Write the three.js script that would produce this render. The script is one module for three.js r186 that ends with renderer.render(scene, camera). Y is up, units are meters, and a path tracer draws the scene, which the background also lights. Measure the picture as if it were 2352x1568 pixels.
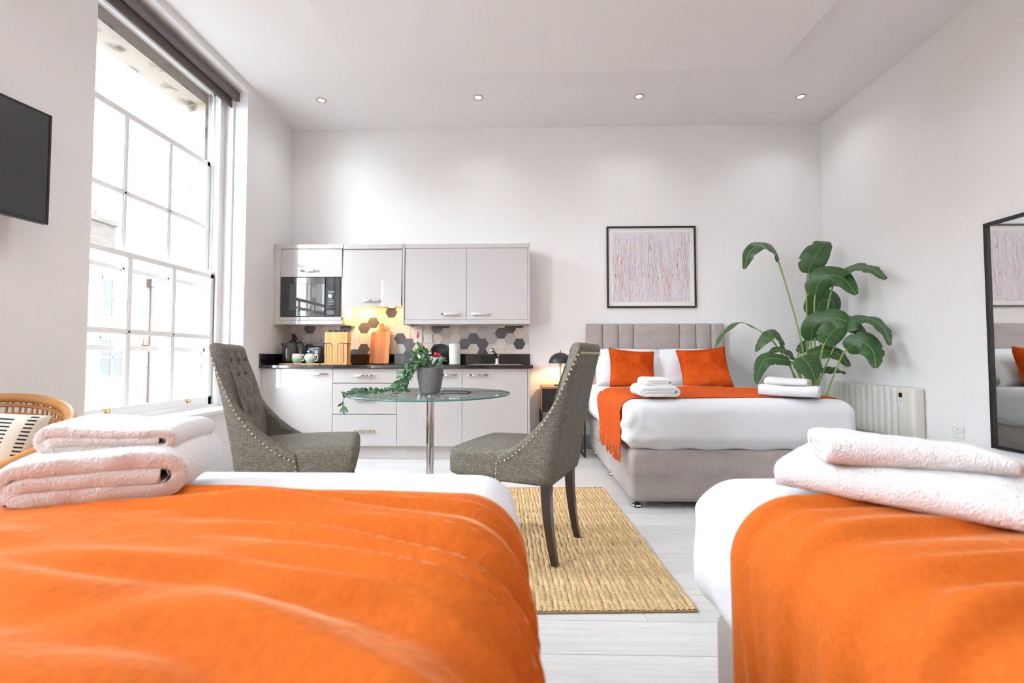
import * as THREE from 'three';
import { mergeGeometries, mergeVertices } from 'three/addons/utils/BufferGeometryUtils.js';
import { RoundedBoxGeometry } from 'three/addons/geometries/RoundedBoxGeometry.js';

// ---------------------------------------------------------------- camera, sky, exposure
const scene = new THREE.Scene();
const camera = new THREE.PerspectiveCamera(73.757, 1.5, 0.02, 200);
camera.position.set(0, 0.95, 0);
camera.rotation.order = 'YXZ';
camera.rotation.set(THREE.MathUtils.degToRad(2.0826), THREE.MathUtils.degToRad(1.3695), 0);
camera.focus = 2.9;
camera.userData.fStop = 3.2;
scene.background = new THREE.Color().setRGB(0.84, 0.92, 1.0);
scene.backgroundIntensity = 26.0;
const renderer = new THREE.WebGLRenderer({ antialias: true });
renderer.toneMapping = THREE.LinearToneMapping;
renderer.toneMappingExposure = 1.02;
renderer.shadowMap.enabled = true;
const SPOT = 1.1, SPOT_UNSEEN = 3.0;                                   // candela of one downlight in view, and of one unseen ceiling light

// ---------------------------------------------------------------- helpers
let seed = 7;
const rnd = () => { seed = (seed * 1664525 + 1013904223) >>> 0; return seed / 4294967296; };
const rr = (a, b) => a + (b - a) * rnd();
const hash = (x, y) => { let h = (x * 374761393 + y * 668265263) | 0; h = Math.imul(h ^ (h >>> 13), 1274126177); return ((h ^ (h >>> 16)) >>> 0) / 4294967296; };
const sm = (t) => t * t * (3 - 2 * t);
const clamp = (x, a, b) => Math.min(b, Math.max(a, x));
const step = (a, b, x) => sm(clamp((x - a) / (b - a), 0, 1));
function vnoise(x, y, px = 1e9, py = 1e9) {          // value noise, periodic when px / py are given
  const xi = Math.floor(x), yi = Math.floor(y), u = sm(x - xi), v = sm(y - yi);
  const m = (a, p) => ((a % p) + p) % p;
  const h = (a, b) => hash(m(a, px), m(b, py));
  return (h(xi, yi) * (1 - u) + h(xi + 1, yi) * u) * (1 - v) + (h(xi, yi + 1) * (1 - u) + h(xi + 1, yi + 1) * u) * v;
}
const fbm = (x, y, o = 4) => { let s = 0, a = 0.5, f = 1; for (let i = 0; i < o; i++) { s += a * vnoise(x * f + i * 17.3, y * f + i * 9.1); a *= 0.5; f *= 2; } return s; };
function pf(u, v, fx, fy, o = 3) { let s = 0, a = 0.5; for (let i = 0; i < o; i++) { s += a * vnoise(u * fx, v * fy, fx, fy); a *= 0.5; fx *= 2; fy *= 2; } return s / (1 - Math.pow(0.5, o)); }
function tex(w, h, fn, size = [1, 1], srgb = true) {  // fn(u, v) -> [r, g, b] 0..1; size in metres
  const d = new Uint8Array(w * h * 4);
  for (let j = 0; j < h; j++) for (let i = 0; i < w; i++) {
    const c = fn(i / w, j / h), k = (j * w + i) * 4;
    for (let q = 0; q < 3; q++) d[k + q] = clamp(Math.round((Array.isArray(c) ? c[q] : c) * 255), 0, 255);
    d[k + 3] = 255;
  }
  const t = new THREE.DataTexture(d, w, h);
  t.wrapS = t.wrapT = THREE.RepeatWrapping; t.magFilter = THREE.LinearFilter; t.minFilter = THREE.LinearFilter;
  if (srgb) t.colorSpace = THREE.SRGBColorSpace;
  t.repeat.set(1 / size[0], 1 / size[1]); t.needsUpdate = true;
  return t;
}
const lerp3 = (a, b, t) => [a[0] + (b[0] - a[0]) * t, a[1] + (b[1] - a[1]) * t, a[2] + (b[2] - a[2]) * t];
const c255 = (r, g, b) => [r / 255, g / 255, b / 255];
const std = (color, roughness = 0.6, extra = {}) => new THREE.MeshStandardMaterial({ color, roughness, ...extra });
const phy = (color, roughness = 0.6, extra = {}) => new THREE.MeshPhysicalMaterial({ color, roughness, ...extra });

function uvBox(g0) {                                  // uv in metres from the dominant axis
  const g = g0.index ? g0.toNonIndexed() : g0;
  const p = g.attributes.position; if (!g.attributes.normal) g.computeVertexNormals();
  const n = g.attributes.normal, uv = new Float32Array(p.count * 2);
  for (let f = 0; f < p.count; f += 3) {
    let ax = 0, ay = 0, az = 0;
    for (let k = 0; k < 3; k++) { ax += n.getX(f + k); ay += n.getY(f + k); az += n.getZ(f + k); }
    ax = Math.abs(ax); ay = Math.abs(ay); az = Math.abs(az);
    for (let k = 0; k < 3; k++) {
      const i = f + k, x = p.getX(i), y = p.getY(i), z = p.getZ(i);
      if (ay >= ax && ay >= az) { uv[2 * i] = x; uv[2 * i + 1] = z; }
      else if (ax >= az) { uv[2 * i] = z; uv[2 * i + 1] = y; }
      else { uv[2 * i] = x; uv[2 * i + 1] = y; }
    }
  }
  g.setAttribute('uv', new THREE.BufferAttribute(uv, 2));
  return g;
}
const clean = (g0) => { const g = g0.index ? g0.toNonIndexed() : g0; if (!g.attributes.normal) g.computeVertexNormals(); if (!g.attributes.uv) g.setAttribute('uv', new THREE.BufferAttribute(new Float32Array(g.attributes.position.count * 2), 2)); for (const k of Object.keys(g.attributes)) if (!['position', 'normal', 'uv'].includes(k)) g.deleteAttribute(k); return g; };
const merge = (gs) => gs.length === 1 ? gs[0] : mergeGeometries(gs.map(clean), false);
const box = (x0, x1, y0, y1, z0, z1) => uvBox(new THREE.BoxGeometry(Math.abs(x1 - x0), Math.abs(y1 - y0), Math.abs(z1 - z0)).translate((x0 + x1) / 2, (y0 + y1) / 2, (z0 + z1) / 2));
const rbox = (x0, x1, y0, y1, z0, z1, r = 0.003, s = 2) => uvBox(new RoundedBoxGeometry(Math.abs(x1 - x0), Math.abs(y1 - y0), Math.abs(z1 - z0), s, r).translate((x0 + x1) / 2, (y0 + y1) / 2, (z0 + z1) / 2));
const cyl = (r0, r1, h, s = 24, open = false) => new THREE.CylinderGeometry(r0, r1, h, s, 1, open);
const V = (x, y, z) => new THREE.Vector3(x, y, z);
const tube = (pts, r, seg = 24, rad = 8, closed = false, type = 'catmullrom') => new THREE.TubeGeometry(new THREE.CatmullRomCurve3(pts.map((p) => V(...p)), closed, type, 0.5), seg, r, rad, closed);
const lathe = (pts, s = 40) => new THREE.LatheGeometry(pts.map((p) => new THREE.Vector2(...p)), s);
const used = {};
function numbered(name) { const k = used[name] = (used[name] ?? -1) + 1; return k ? name + '_' + String(k).padStart(3, '0') : name; }
function obj(name, geo, mat, parent = scene, pos, rot) {
  const m = new THREE.Mesh(Array.isArray(geo) ? merge(geo) : geo, mat);
  m.name = parent === scene ? numbered(name) : name;
  m.castShadow = m.receiveShadow = true;
  if (pos) m.position.set(...pos);
  if (rot) m.rotation.set(...rot);
  parent.add(m); return m;
}
function tag(o, label, category, group) { o.userData.label = label; o.userData.category = category; if (group) o.userData.group = group; return o; }
function thing(name, label, category, pos = [0, 0, 0], turn = 0, group) {
  const o = new THREE.Group(); o.name = numbered(name); o.position.set(...pos); o.rotation.y = turn; scene.add(o);
  return tag(o, label, category, group);
}
function struct(o, label, category) { o.userData.kind = 'structure'; if (label) { o.userData.label = label; o.userData.category = category; } return o; }
function structGroup(name, label, category) { const o = new THREE.Group(); o.name = name; scene.add(o); return struct(o, label, category); }
const stuff = (o) => { o.userData.kind = 'stuff'; return o; };

// rounded box whose vertices may be moved: fn(p) gets local coordinates after rounding
function softBox(w, h, d, r, seg, fn) {
  const [sx, sy, sz] = seg;
  let g = new THREE.BoxGeometry(w, h, d, sx, sy, sz); g.deleteAttribute('uv'); g.deleteAttribute('normal'); g = mergeVertices(g, 1e-5);
  const p = g.attributes.position, v = V(0, 0, 0), q = V(0, 0, 0);
  for (let i = 0; i < p.count; i++) {
    v.fromBufferAttribute(p, i);
    // concentrate vertices near the edges so that the rounding is smooth
    q.set(clamp(v.x, -w / 2 + r, w / 2 - r), clamp(v.y, -h / 2 + r, h / 2 - r), clamp(v.z, -d / 2 + r, d / 2 - r));
    const e = v.clone().sub(q); if (e.lengthSq() > 1e-12) v.copy(q).add(e.normalize().multiplyScalar(r));
    if (fn) fn(v, e);
    p.setXYZ(i, v.x, v.y, v.z);
  }
  g.computeVertexNormals();
  return uvBox(g);
}
// closed sheet of given thickness over fn(s, t) -> Vector3, s and t in 0..1
function thickSheet(fn, nu, nv, th, uvScale = [1, 1]) {
  const pts = [], idx = [], uv = [];
  const P = []; for (let j = 0; j <= nv; j++) for (let i = 0; i <= nu; i++) P.push(fn(i / nu, j / nv));
  const at = (i, j) => P[clamp(j, 0, nv) * (nu + 1) + clamp(i, 0, nu)];
  const N = []; for (let j = 0; j <= nv; j++) for (let i = 0; i <= nu; i++) {
    const n = at(i + 1, j).clone().sub(at(i - 1, j)).cross(at(i, j + 1).clone().sub(at(i, j - 1))); N.push(n.normalize());
  }
  const M = (nu + 1) * (nv + 1);
  for (let k = 0; k < 2; k++) for (let q = 0; q < M; q++) { const a = P[q].clone().addScaledVector(N[q], k ? -th : 0); pts.push(a.x, a.y, a.z); uv.push((q % (nu + 1)) / nu * uvScale[0], Math.floor(q / (nu + 1)) / nv * uvScale[1]); }
  const id = (i, j, k) => k * M + j * (nu + 1) + i;
  const quad = (a, b, c, d) => idx.push(a, b, c, a, c, d);
  for (let j = 0; j < nv; j++) for (let i = 0; i < nu; i++) { quad(id(i, j, 0), id(i + 1, j, 0), id(i + 1, j + 1, 0), id(i, j + 1, 0)); quad(id(i, j, 1), id(i, j + 1, 1), id(i + 1, j + 1, 1), id(i + 1, j, 1)); }
  for (let i = 0; i < nu; i++) { quad(id(i, 0, 0), id(i, 0, 1), id(i + 1, 0, 1), id(i + 1, 0, 0)); quad(id(i, nv, 0), id(i + 1, nv, 0), id(i + 1, nv, 1), id(i, nv, 1)); }
  for (let j = 0; j < nv; j++) { quad(id(0, j, 0), id(0, j + 1, 0), id(0, j + 1, 1), id(0, j, 1)); quad(id(nu, j, 0), id(nu, j, 1), id(nu, j + 1, 1), id(nu, j + 1, 0)); }
  const g = new THREE.BufferGeometry();
  g.setAttribute('position', new THREE.Float32BufferAttribute(pts, 3)); g.setAttribute('uv', new THREE.Float32BufferAttribute(uv, 2)); g.setIndex(idx); g.computeVertexNormals();
  return g;
}

// ---------------------------------------------------------------- materials
const noiseTex = tex(256, 256, (u, v) => { const n = 0.5 * pf(u, v, 24, 24, 3) + 0.5 * pf(u, v, 90, 90, 2); return [n, n, n]; }, [0.5, 0.5], false);
const M = {};
M.wall = std(new THREE.Color(0.895, 0.893, 0.888), 0.85, { bumpMap: noiseTex, bumpScale: 0.0006 });
M.ceil = std(new THREE.Color(0.92, 0.92, 0.92), 0.9);
M.trim = std(new THREE.Color(0.90, 0.90, 0.90), 0.35);
M.gloss = phy(new THREE.Color(0.56, 0.54, 0.535), 0.28, { clearcoat: 1, clearcoatRoughness: 0.03 });
M.carcass = std(new THREE.Color(0.62, 0.585, 0.565), 0.4);
M.gap = std(new THREE.Color(0.10, 0.09, 0.085), 0.9);
M.chrome = std(new THREE.Color(0.82, 0.82, 0.82), 0.08, { metalness: 1 });
M.brass = std(new THREE.Color(0.60, 0.42, 0.18), 0.28, { metalness: 1 });
M.nail = std(new THREE.Color(0.52, 0.45, 0.33), 0.3, { metalness: 1 });
M.blackMetal = std(new THREE.Color(0.012, 0.012, 0.012), 0.45);
M.blackGloss = phy(new THREE.Color(0.008, 0.009, 0.010), 0.12, { clearcoat: 1, clearcoatRoughness: 0.03 });
M.blackPlastic = std(new THREE.Color(0.015, 0.016, 0.018), 0.35);
M.white = std(new THREE.Color(0.85, 0.85, 0.84), 0.35);
M.granite = phy(0xffffff, 0.12, { map: tex(512, 512, (u, v) => { const a = hash(Math.floor(u * 512), Math.floor(v * 512)), b = pf(u, v, 40, 40, 3); const k = a > 0.985 ? 0.42 : a > 0.955 ? 0.2 : 0.06 + 0.06 * b; return [k, k, k * 1.02]; }, [0.5, 0.5]), clearcoat: 0.6, clearcoatRoughness: 0.05 });
M.mirror = std(new THREE.Color(0.93, 0.94, 0.93), 0.01, { metalness: 1 });
M.glass = phy(0xffffff, 0.0, { transmission: 1, ior: 1.45, thickness: 0 });
M.tableGlass = phy(new THREE.Color(0.90, 0.965, 0.94), 0.0, { transmission: 1, ior: 1.5, thickness: 0 });
M.glassEdge = phy(new THREE.Color(0.16, 0.40, 0.37), 0.05, { transmission: 0.6, ior: 1.5, thickness: 0 });
M.sheet = phy(0xffffff, 0.9, { map: tex(256, 256, (u, v) => { const n = 0.915 + 0.014 * (pf(u, v, 128, 128, 1) - 0.5); return [n * 0.98, n * 0.985, n]; }, [0.1, 0.1]), sheen: 0.2, sheenRoughness: 0.6, bumpMap: noiseTex, bumpScale: 0.0008 });
const terry = tex(256, 256, (u, v) => { const n = 0.7 * pf(u, v, 80, 80, 2) + 0.3 * pf(u, v, 36, 36, 2); return [n, n, n]; }, [0.16, 0.16], false);
M.towel = phy(new THREE.Color(0.80, 0.795, 0.80), 1.0, { bumpMap: terry, bumpScale: 0.0035, sheen: 0.3, sheenRoughness: 0.8 });
M.chairFabric = phy(0xffffff, 0.95, { map: tex(512, 512, (u, v) => { const a = pf(u, v, 16, 200, 2), b = pf(u, v, 200, 16, 2), c = hash(Math.floor(u * 256), Math.floor(v * 256)); const k = 0.16 + 0.24 * a + 0.2 * b + 0.10 * c; return [k * 1.0, k * 0.955, k * 0.86]; }, [0.22, 0.22]), bumpMap: tex(256, 256, (u, v) => { const k = 0.5 * pf(u, v, 12, 110, 1) + 0.5 * pf(u, v, 110, 12, 1); return [k, k, k]; }, [0.16, 0.16], false), bumpScale: 0.002, sheen: 0.25, sheenRoughness: 0.6 });
M.darkWood = phy(new THREE.Color(0.022, 0.009, 0.009), 0.3, { clearcoat: 0.6, clearcoatRoughness: 0.15 });
M.velvet = phy(0xffffff, 0.85, { map: tex(512, 512, (u, v) => { const n = pf(u, v, 5, 9, 4), m = pf(u, v, 120, 120, 2); const k = 0.80 + 0.16 * n + 0.08 * m; return [0.735 * k, 0.695 * k, 0.675 * k]; }, [0.8, 0.8]), sheen: 0.6, sheenRoughness: 0.5, sheenColor: new THREE.Color(0.8, 0.77, 0.76) });
const nap = (fx, fy) => (u, v) => sm(clamp(pf(u, v, fx, fy, 4) * 1.7 - 0.35, 0, 1));
const pile = tex(1024, 1024, (u, v) => { const n = 0.85 * pf(u, v, 8, 12, 3) + 0.15 * pf(u, v, 180, 180, 2); return [n, n, n]; }, [1.6, 1.6], false);   // brushed, uneven pile
M.plush = phy(0xffffff, 0.9, { specularIntensity: 0.15, map: tex(512, 512, (u, v) => { const s = 0.95 + 0.1 * pf(u, v, 200, 200, 2); return [0.765 * s, 0.385 * s, 0.14 * s]; }, [0.8, 0.8]), bumpMap: pile, bumpScale: 0.007, sheen: 1, sheenRoughness: 0.5, sheenColor: new THREE.Color(1, 0.72, 0.46) });
M.cushion = phy(0xffffff, 0.9, { specularIntensity: 0.15, map: tex(512, 512, (u, v) => { const k = nap(5, 5)(u, v), m = pf(u, v, 120, 120, 2); const c = lerp3(c255(168, 58, 12), c255(198, 84, 28), k); const s = 0.92 + 0.16 * m; return [c[0] * s, c[1] * s, c[2] * s]; }, [0.5, 0.5]), sheen: 0.6, sheenRoughness: 0.4, sheenColor: new THREE.Color(1, 0.45, 0.2), bumpMap: noiseTex, bumpScale: 0.001 });
M.knit = phy(0xffffff, 0.95, { specularIntensity: 0.15, map: tex(256, 256, (u, v) => { const k = 0.5 + 0.5 * Math.sin(u * Math.PI * 2 * 40), m = pf(u, v, 60, 30, 2); const s = 0.84 + 0.10 * k + 0.14 * m; return [0.90 * s, 0.385 * s, 0.17 * s]; }, [0.3, 0.3]), bumpMap: tex(256, 256, (u, v) => { const k = 0.5 + 0.5 * Math.sin(u * Math.PI * 2 * 40 + Math.sin(v * 6.283 * 40)); return [k, k, k]; }, [0.3, 0.3], false), bumpScale: 0.003, sheen: 0.3 });
M.fringe = std(new THREE.Color(0.62, 0.115, 0.022), 0.95);
const woodFn = (a, b, fx, fy) => (u, v) => { const g = pf(u, v, fx, fy, 4), r = 0.5 + 0.5 * Math.sin((g * 3 + v * 6) * 6.283); const k = clamp(0.65 * g + 0.25 * r, 0, 1); return lerp3(a, b, k); };
M.boardWood = std(0xffffff, 0.5, { map: tex(512, 512, (u, v) => { const strip = Math.floor(u * 4), g = pf(u, v, 48, 4, 4), f = pf(u, v, 200, 12, 2); const base = [c255(186, 116, 62), c255(205, 140, 84), c255(178, 104, 54), c255(200, 132, 78)][strip]; const s = 0.80 + 0.30 * g + 0.10 * f; return [base[0] * s, base[1] * s, base[2] * s]; }, [0.22, 0.45]) });
M.blockWood = std(0xffffff, 0.5, { map: tex(512, 512, (u, v) => { const strip = Math.floor(u * 5), g = pf(u, v, 60, 5, 4); const base = [c255(232, 178, 112), c255(222, 164, 98), c255(240, 190, 126), c255(226, 170, 102), c255(236, 184, 118)][strip]; const s = 0.86 + 0.22 * g; return [base[0] * s, base[1] * s, base[2] * s]; }, [0.23, 0.35]) });
M.oak = std(0xffffff, 0.5, { map: tex(256, 256, woodFn(c255(150, 104, 64), c255(196, 146, 98), 6, 60), [0.4, 0.4]) });
M.rattan = std(0xffffff, 0.5, { map: tex(128, 128, (u, v) => { const g = pf(u, v, 6, 40, 3); return lerp3(c255(168, 110, 56), c255(214, 160, 98), g); }, [0.1, 0.1]) });
const plankMats = [0, 1, 2, 3].map((k) => phy(0xffffff, 0.42, { map: tex(512, 256, (u, v) => { const g = pf(u + k * 0.23, v, 4, 60, 4), h = pf(u, v + k * 0.3, 12, 110, 2), w = pf(u, v, 3, 5, 2); const s = 0.865 + 0.075 * g - 0.05 * (h > 0.62 ? (h - 0.62) * 2.4 : 0) + 0.05 * (w - 0.5) - 0.014 * k; return [s * 0.975, s * 0.972, s * 0.966]; }, [1.3, 0.6]), clearcoat: 0.15, clearcoatRoughness: 0.3 }));

// ---------------------------------------------------------------- room shell
const XL = -2.48, XR = 3.14, ZB = -4.80, ZF = 0.95, HC = 3.42;
const floor = structGroup('floor', 'pale whitewashed plank floor', 'floor');
obj('subfloor', box(XL - 0.3, XR + 0.3, -0.15, -0.012, ZB - 0.3, ZF + 0.3), std(new THREE.Color(0.28, 0.27, 0.26), 0.9), floor);
{
  const W = 0.19, Lp = 1.38, gap = 0.0022; let row = 0;
  for (let z = ZB + 0.07; z < ZF; z += W, row++) {
    let x = XL - (row * 0.53 + 0.2 * hash(row, 3)) % Lp;
    while (x < XR) {
      const a = Math.max(x, XL), b = Math.min(x + Lp, XR), z1 = Math.min(z + W, ZF), z0 = row === 0 ? ZB : z;
      if (b - a > 0.02) {
        const g = box(a + gap / 2, b - gap / 2, -0.012, 0, z0 + gap / 2, z1 - gap / 2), uv = g.attributes.uv, ox = rnd() * 3, oy = rnd();
        for (let i = 0; i < uv.count; i++) uv.setXY(i, uv.getX(i) + ox, uv.getY(i) + oy);
        obj('plank', g, plankMats[Math.floor(rnd() * 4)], floor);
      }
      x += Lp;
    }
  }
}
struct(obj('wall_back', box(XL - 0.4, XR + 0.3, -0.1, HC + 0.3, ZB - 0.25, ZB), M.wall), 'off-white plastered wall behind the kitchen and the made bed', 'wall');
struct(obj('wall_right', box(XR, XR + 0.25, -0.1, HC + 0.3, ZB, ZF), M.wall), 'off-white plastered wall carrying the radiator and mirror', 'wall');
struct(obj('wall_front', box(XL - 0.5, XR + 0.25, -0.1, HC + 0.3, ZF, ZF + 0.25), M.wall), 'off-white wall behind the beds in the foreground', 'wall');
const OPEN = [[-3.98, -2.52], [-1.06, 0.84]], OY0 = 0.50, OY1 = 3.36;
{
  const sh = new THREE.Shape(); sh.moveTo(-ZF, -0.1); sh.lineTo(-ZB, -0.1); sh.lineTo(-ZB, HC + 0.3); sh.lineTo(-ZF, HC + 0.3); sh.closePath();
  for (const [a, b] of OPEN) { const h = new THREE.Path(); h.moveTo(-b, OY0); h.lineTo(-b, OY1); h.lineTo(-a, OY1); h.lineTo(-a, OY0); h.closePath(); sh.holes.push(h); }
  const g = new THREE.ExtrudeGeometry(sh, { depth: 0.36, bevelEnabled: false }); g.rotateY(Math.PI / 2); g.translate(XL - 0.36, 0, 0);
  struct(obj('wall_left', uvBox(g), M.wall), 'off-white wall with the tall sash window', 'wall');
}
const ceiling = structGroup('ceiling', 'white ceiling with a lowered centre panel', 'ceiling');
obj('slab', box(XL - 0.4, XR + 0.3, HC, HC + 0.25, ZB - 0.2, ZF + 0.2), M.ceil, ceiling);
obj('lowered_panel', rbox(-1.43, 2.10, HC - 0.085, HC + 0.01, -3.73, -0.2, 0.004), M.ceil, ceiling);
// skirtings
{
  const prof = (h) => [[0, 0], [0.022, 0], [0.022, h * 0.66], [0.017, h * 0.68], [0.017, h * 0.86], [0.010, h * 0.90], [0.010, h * 0.97], [0.004, h], [0, h]];
  const skirt = (name, len, h, pos, ry, label) => { const s = new THREE.Shape(prof(h).map((p) => new THREE.Vector2(...p))); const g = new THREE.ExtrudeGeometry(s, { depth: len, bevelEnabled: false }); const m = obj(name, uvBox(g), M.trim, scene, pos, [0, ry, 0]); struct(m, label, 'baseboard'); };
  skirt('baseboard_left', ZF - (-4.22), 0.24, [XL, 0, -4.22], 0, 'white stepped baseboard under the sash window');
  skirt('baseboard_back', XR - 0.10, 0.15, [0.10, 0, ZB], Math.PI / 2, 'white baseboard beside the kitchen units');
  { const s = new THREE.Shape(prof(0.15).map((p) => new THREE.Vector2(-p[0], p[1]))); const g = new THREE.ExtrudeGeometry(s, { depth: ZF - ZB, bevelEnabled: false }); struct(obj('baseboard_right', uvBox(g), M.trim, scene, [XR, 0, ZB]), 'white baseboard along the radiator wall', 'baseboard'); }
}

// ---------------------------------------------------------------- sash windows
const stoneMat = std(0xffffff, 0.95, { map: tex(512, 512, (u, v) => { const n = pf(u, v, 6, 6, 5), m = pf(u, v, 30, 30, 3); const stain = clamp((n - 0.52) * 4, 0, 1) * (0.4 + 0.6 * m); return lerp3(c255(168, 160, 150), c255(84, 76, 68), stain); }, [0.7, 0.7]), bumpMap: noiseTex, bumpScale: 0.004 });
function sashWindow(n, zA, zB, label, lowered) {
  const w = structGroup('window_' + n, label, 'window');
  const x0 = -2.80, x1 = -2.67, ja = zA + 0.075, jb = zB - 0.075, yb = OY0 + 0.05, yt = OY1 - 0.07;
  // box frame, head, cill, beads
  obj('frame', [box(x0, x1, OY0, OY1, zA, ja), box(x0, x1, OY0, OY1, jb, zB), box(x0, x1, yt, OY1, ja, jb), box(x0, x1, OY0, yb, ja, jb)], M.trim, w);
  const bead = (x, t) => [box(x, x + t, yb, yt, ja, ja + 0.018), box(x, x + t, yb, yt, jb - 0.018, jb), box(x, x + t, yt - 0.018, yt, ja, jb)];
  obj('bead', [...bead(-2.687, 0.017), ...bead(-2.746, 0.012)], M.trim, w);
  obj('lining', [box(x1, -2.60, OY0 + 0.03, OY1, zA, zA + 0.028), box(x1, -2.60, OY0 + 0.03, OY1, zB - 0.028, zB), box(x1, -2.60, OY1 - 0.028, OY1, zA, zB), box(-2.60, XL, OY0 + 0.03, OY1, zA, zA + 0.008), box(-2.60, XL, OY0 + 0.03, OY1, zB - 0.008, zB)], M.trim, w);
  obj('sill', rbox(x1 - 0.02, XL + 0.035, OY0, OY0 + 0.032, zA - 0.03, zB + 0.03, 0.008), M.trim, w);
  const sa = ja + 0.018, sb = jb - 0.018;
  function sash(xc, y0, y1, rows, topR, botR) {
    const s = new THREE.Group(); s.name = 'sash'; w.add(s);
    const T = 0.038, st = 0.042, bar = 0.022;
    obj('stile', rbox(xc - T / 2, xc + T / 2, y0, y1, sa, sa + st, 0.004), M.trim, s); obj('stile', rbox(xc - T / 2, xc + T / 2, y0, y1, sb - st, sb, 0.004), M.trim, s);
    obj('rail', rbox(xc - T / 2, xc + T / 2, y1 - topR, y1, sa, sb, 0.004), M.trim, s); obj('rail', rbox(xc - T / 2, xc + T / 2, y0, y0 + botR, sa, sb, 0.004), M.trim, s);
    const iw = (sb - sa - 2 * st) / 3, yy0 = y0 + botR, yy1 = y1 - topR, ih = (yy1 - yy0) / rows;
    for (let k = 1; k < 3; k++) { const z = sa + st + iw * k; obj('glazing_bar', [rbox(xc - 0.016, xc + 0.016, yy0, yy1, z - bar / 2, z + bar / 2, 0.004), box(xc - 0.011, xc + 0.011, yy0, yy1, z - bar * 0.8, z + bar * 0.8)], M.trim, s); }
    for (let k = 1; k < rows; k++) { const y = yy0 + ih * k; obj('glazing_bar', [rbox(xc - 0.016, xc + 0.016, y - bar / 2, y + bar / 2, sa + st, sb - st, 0.004), box(xc - 0.011, xc + 0.011, y - bar * 0.8, y + bar * 0.8, sa + st, sb - st)], M.trim, s); }
    const pg = new THREE.PlaneGeometry(iw - bar, ih - bar); pg.rotateY(Math.PI / 2);
    for (let r = 0; r < rows; r++) for (let c = 0; c < 3; c++) obj('pane', pg, M.glass, s, [xc, yy0 + ih * (r + 0.5), sa + st + iw * (c + 0.5)]);
    return s;
  }
  const low = sash(-2.715, yb + 0.004, 1.675, 2, 0.038, 0.07);
  const up = lowered ? sash(-2.768, 1.00, 2.67, 3, 0.045, 0.038) : sash(-2.768, 1.62, yt - 0.004, 3, 0.045, 0.038);
  // sash horns, lifts, catch, cords
  for (const z of [sa + 0.02, sb - 0.02]) obj('horn', rbox(-2.735, -2.697, 1.675, 1.72, z - 0.02, z + 0.02, 0.012, 3), M.trim, low);
  for (const z of [sa + 0.28, sb - 0.28]) { const h = merge([lathe([[0, 0], [0.011, 0], [0.012, 0.006], [0.007, 0.012], [0.011, 0.02], [0.010, 0.026], [0, 0.029]], 12).rotateZ(-Math.PI / 2).translate(-2.697, 0.60, z), new THREE.TorusGeometry(0.018, 0.005, 8, 16, Math.PI).rotateY(Math.PI / 2).rotateX(Math.PI).translate(-2.69, 0.622, z)]); obj('sash_lift', h, M.brass, low); }
  obj('catch', [rbox(-2.73, -2.70, lowered ? 1.038 : 1.675, lowered ? 1.05 : 1.69, (sa + sb) / 2 - 0.03, (sa + sb) / 2 + 0.03, 0.004), cyl(0.007, 0.005, 0.04, 10).translate(-2.715, lowered ? 1.065 : 1.70, (sa + sb) / 2)].map((g) => lowered ? g.translate(-0.053, 0, 0) : g), M.brass, up);
  for (const z of [sa - 0.004, sb + 0.004]) obj('sash_cord', box(-2.77, -2.764, lowered ? 2.67 : 3.2, yt, z - 0.003, z + 0.003), std(new THREE.Color(0.45, 0.42, 0.38), 0.9), w);
  // outer stone surround
  obj('stone_surround', [box(-3.03, x0, OY1 - 0.17, OY1 + 0.2, zA - 0.1, zB + 0.1), box(-3.03, x0, OY0 - 0.15, OY1 - 0.17, zA - 0.1, zA + 0.105), box(-3.03, x0, OY0 - 0.15, OY1 - 0.17, zB - 0.105, zB + 0.1), box(-3.12, x0, OY0 - 0.15, OY0 + 0.01, zA - 0.1, zB + 0.1)], stoneMat, w);
  return w;
}
sashWindow(1, OPEN[0][0], OPEN[0][1], 'tall white sash window with its upper sash pulled down', true);
sashWindow(2, OPEN[1][0], OPEN[1][1], 'unseen tall white sash window beside the beds', false);  // out of view, sized to light the beds and the right wall
// roller blinds
function blind(zA, zB, label) {
  const b = thing('roller_blind', label, 'blind', [-2.585, 3.305, (zA + zB) / 2]);
  const L = zB - zA - 0.03, fm = std(new THREE.Color(0.125, 0.10, 0.095), 0.85, { bumpMap: noiseTex, bumpScale: 0.0006 });
  obj('roll', cyl(0.036, 0.036, L, 28).rotateX(Math.PI / 2), fm, b);
  obj('fabric', box(-0.036, -0.033, -0.085, 0, -L / 2, L / 2), fm, b);
  obj('bottom_bar', rbox(-0.042, -0.026, -0.108, -0.08, -L / 2, L / 2, 0.007, 3), fm, b);
  for (const s of [-1, 1]) obj('bracket', rbox(-0.05, 0.03, -0.04, 0.042, s * (L / 2 + 0.006) - 0.004, s * (L / 2 + 0.006) + 0.004, 0.003), std(new THREE.Color(0.2, 0.18, 0.17), 0.5), b);
}
blind(...OPEN[0], 'dark taupe roller blind rolled up above the sash window');

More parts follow.
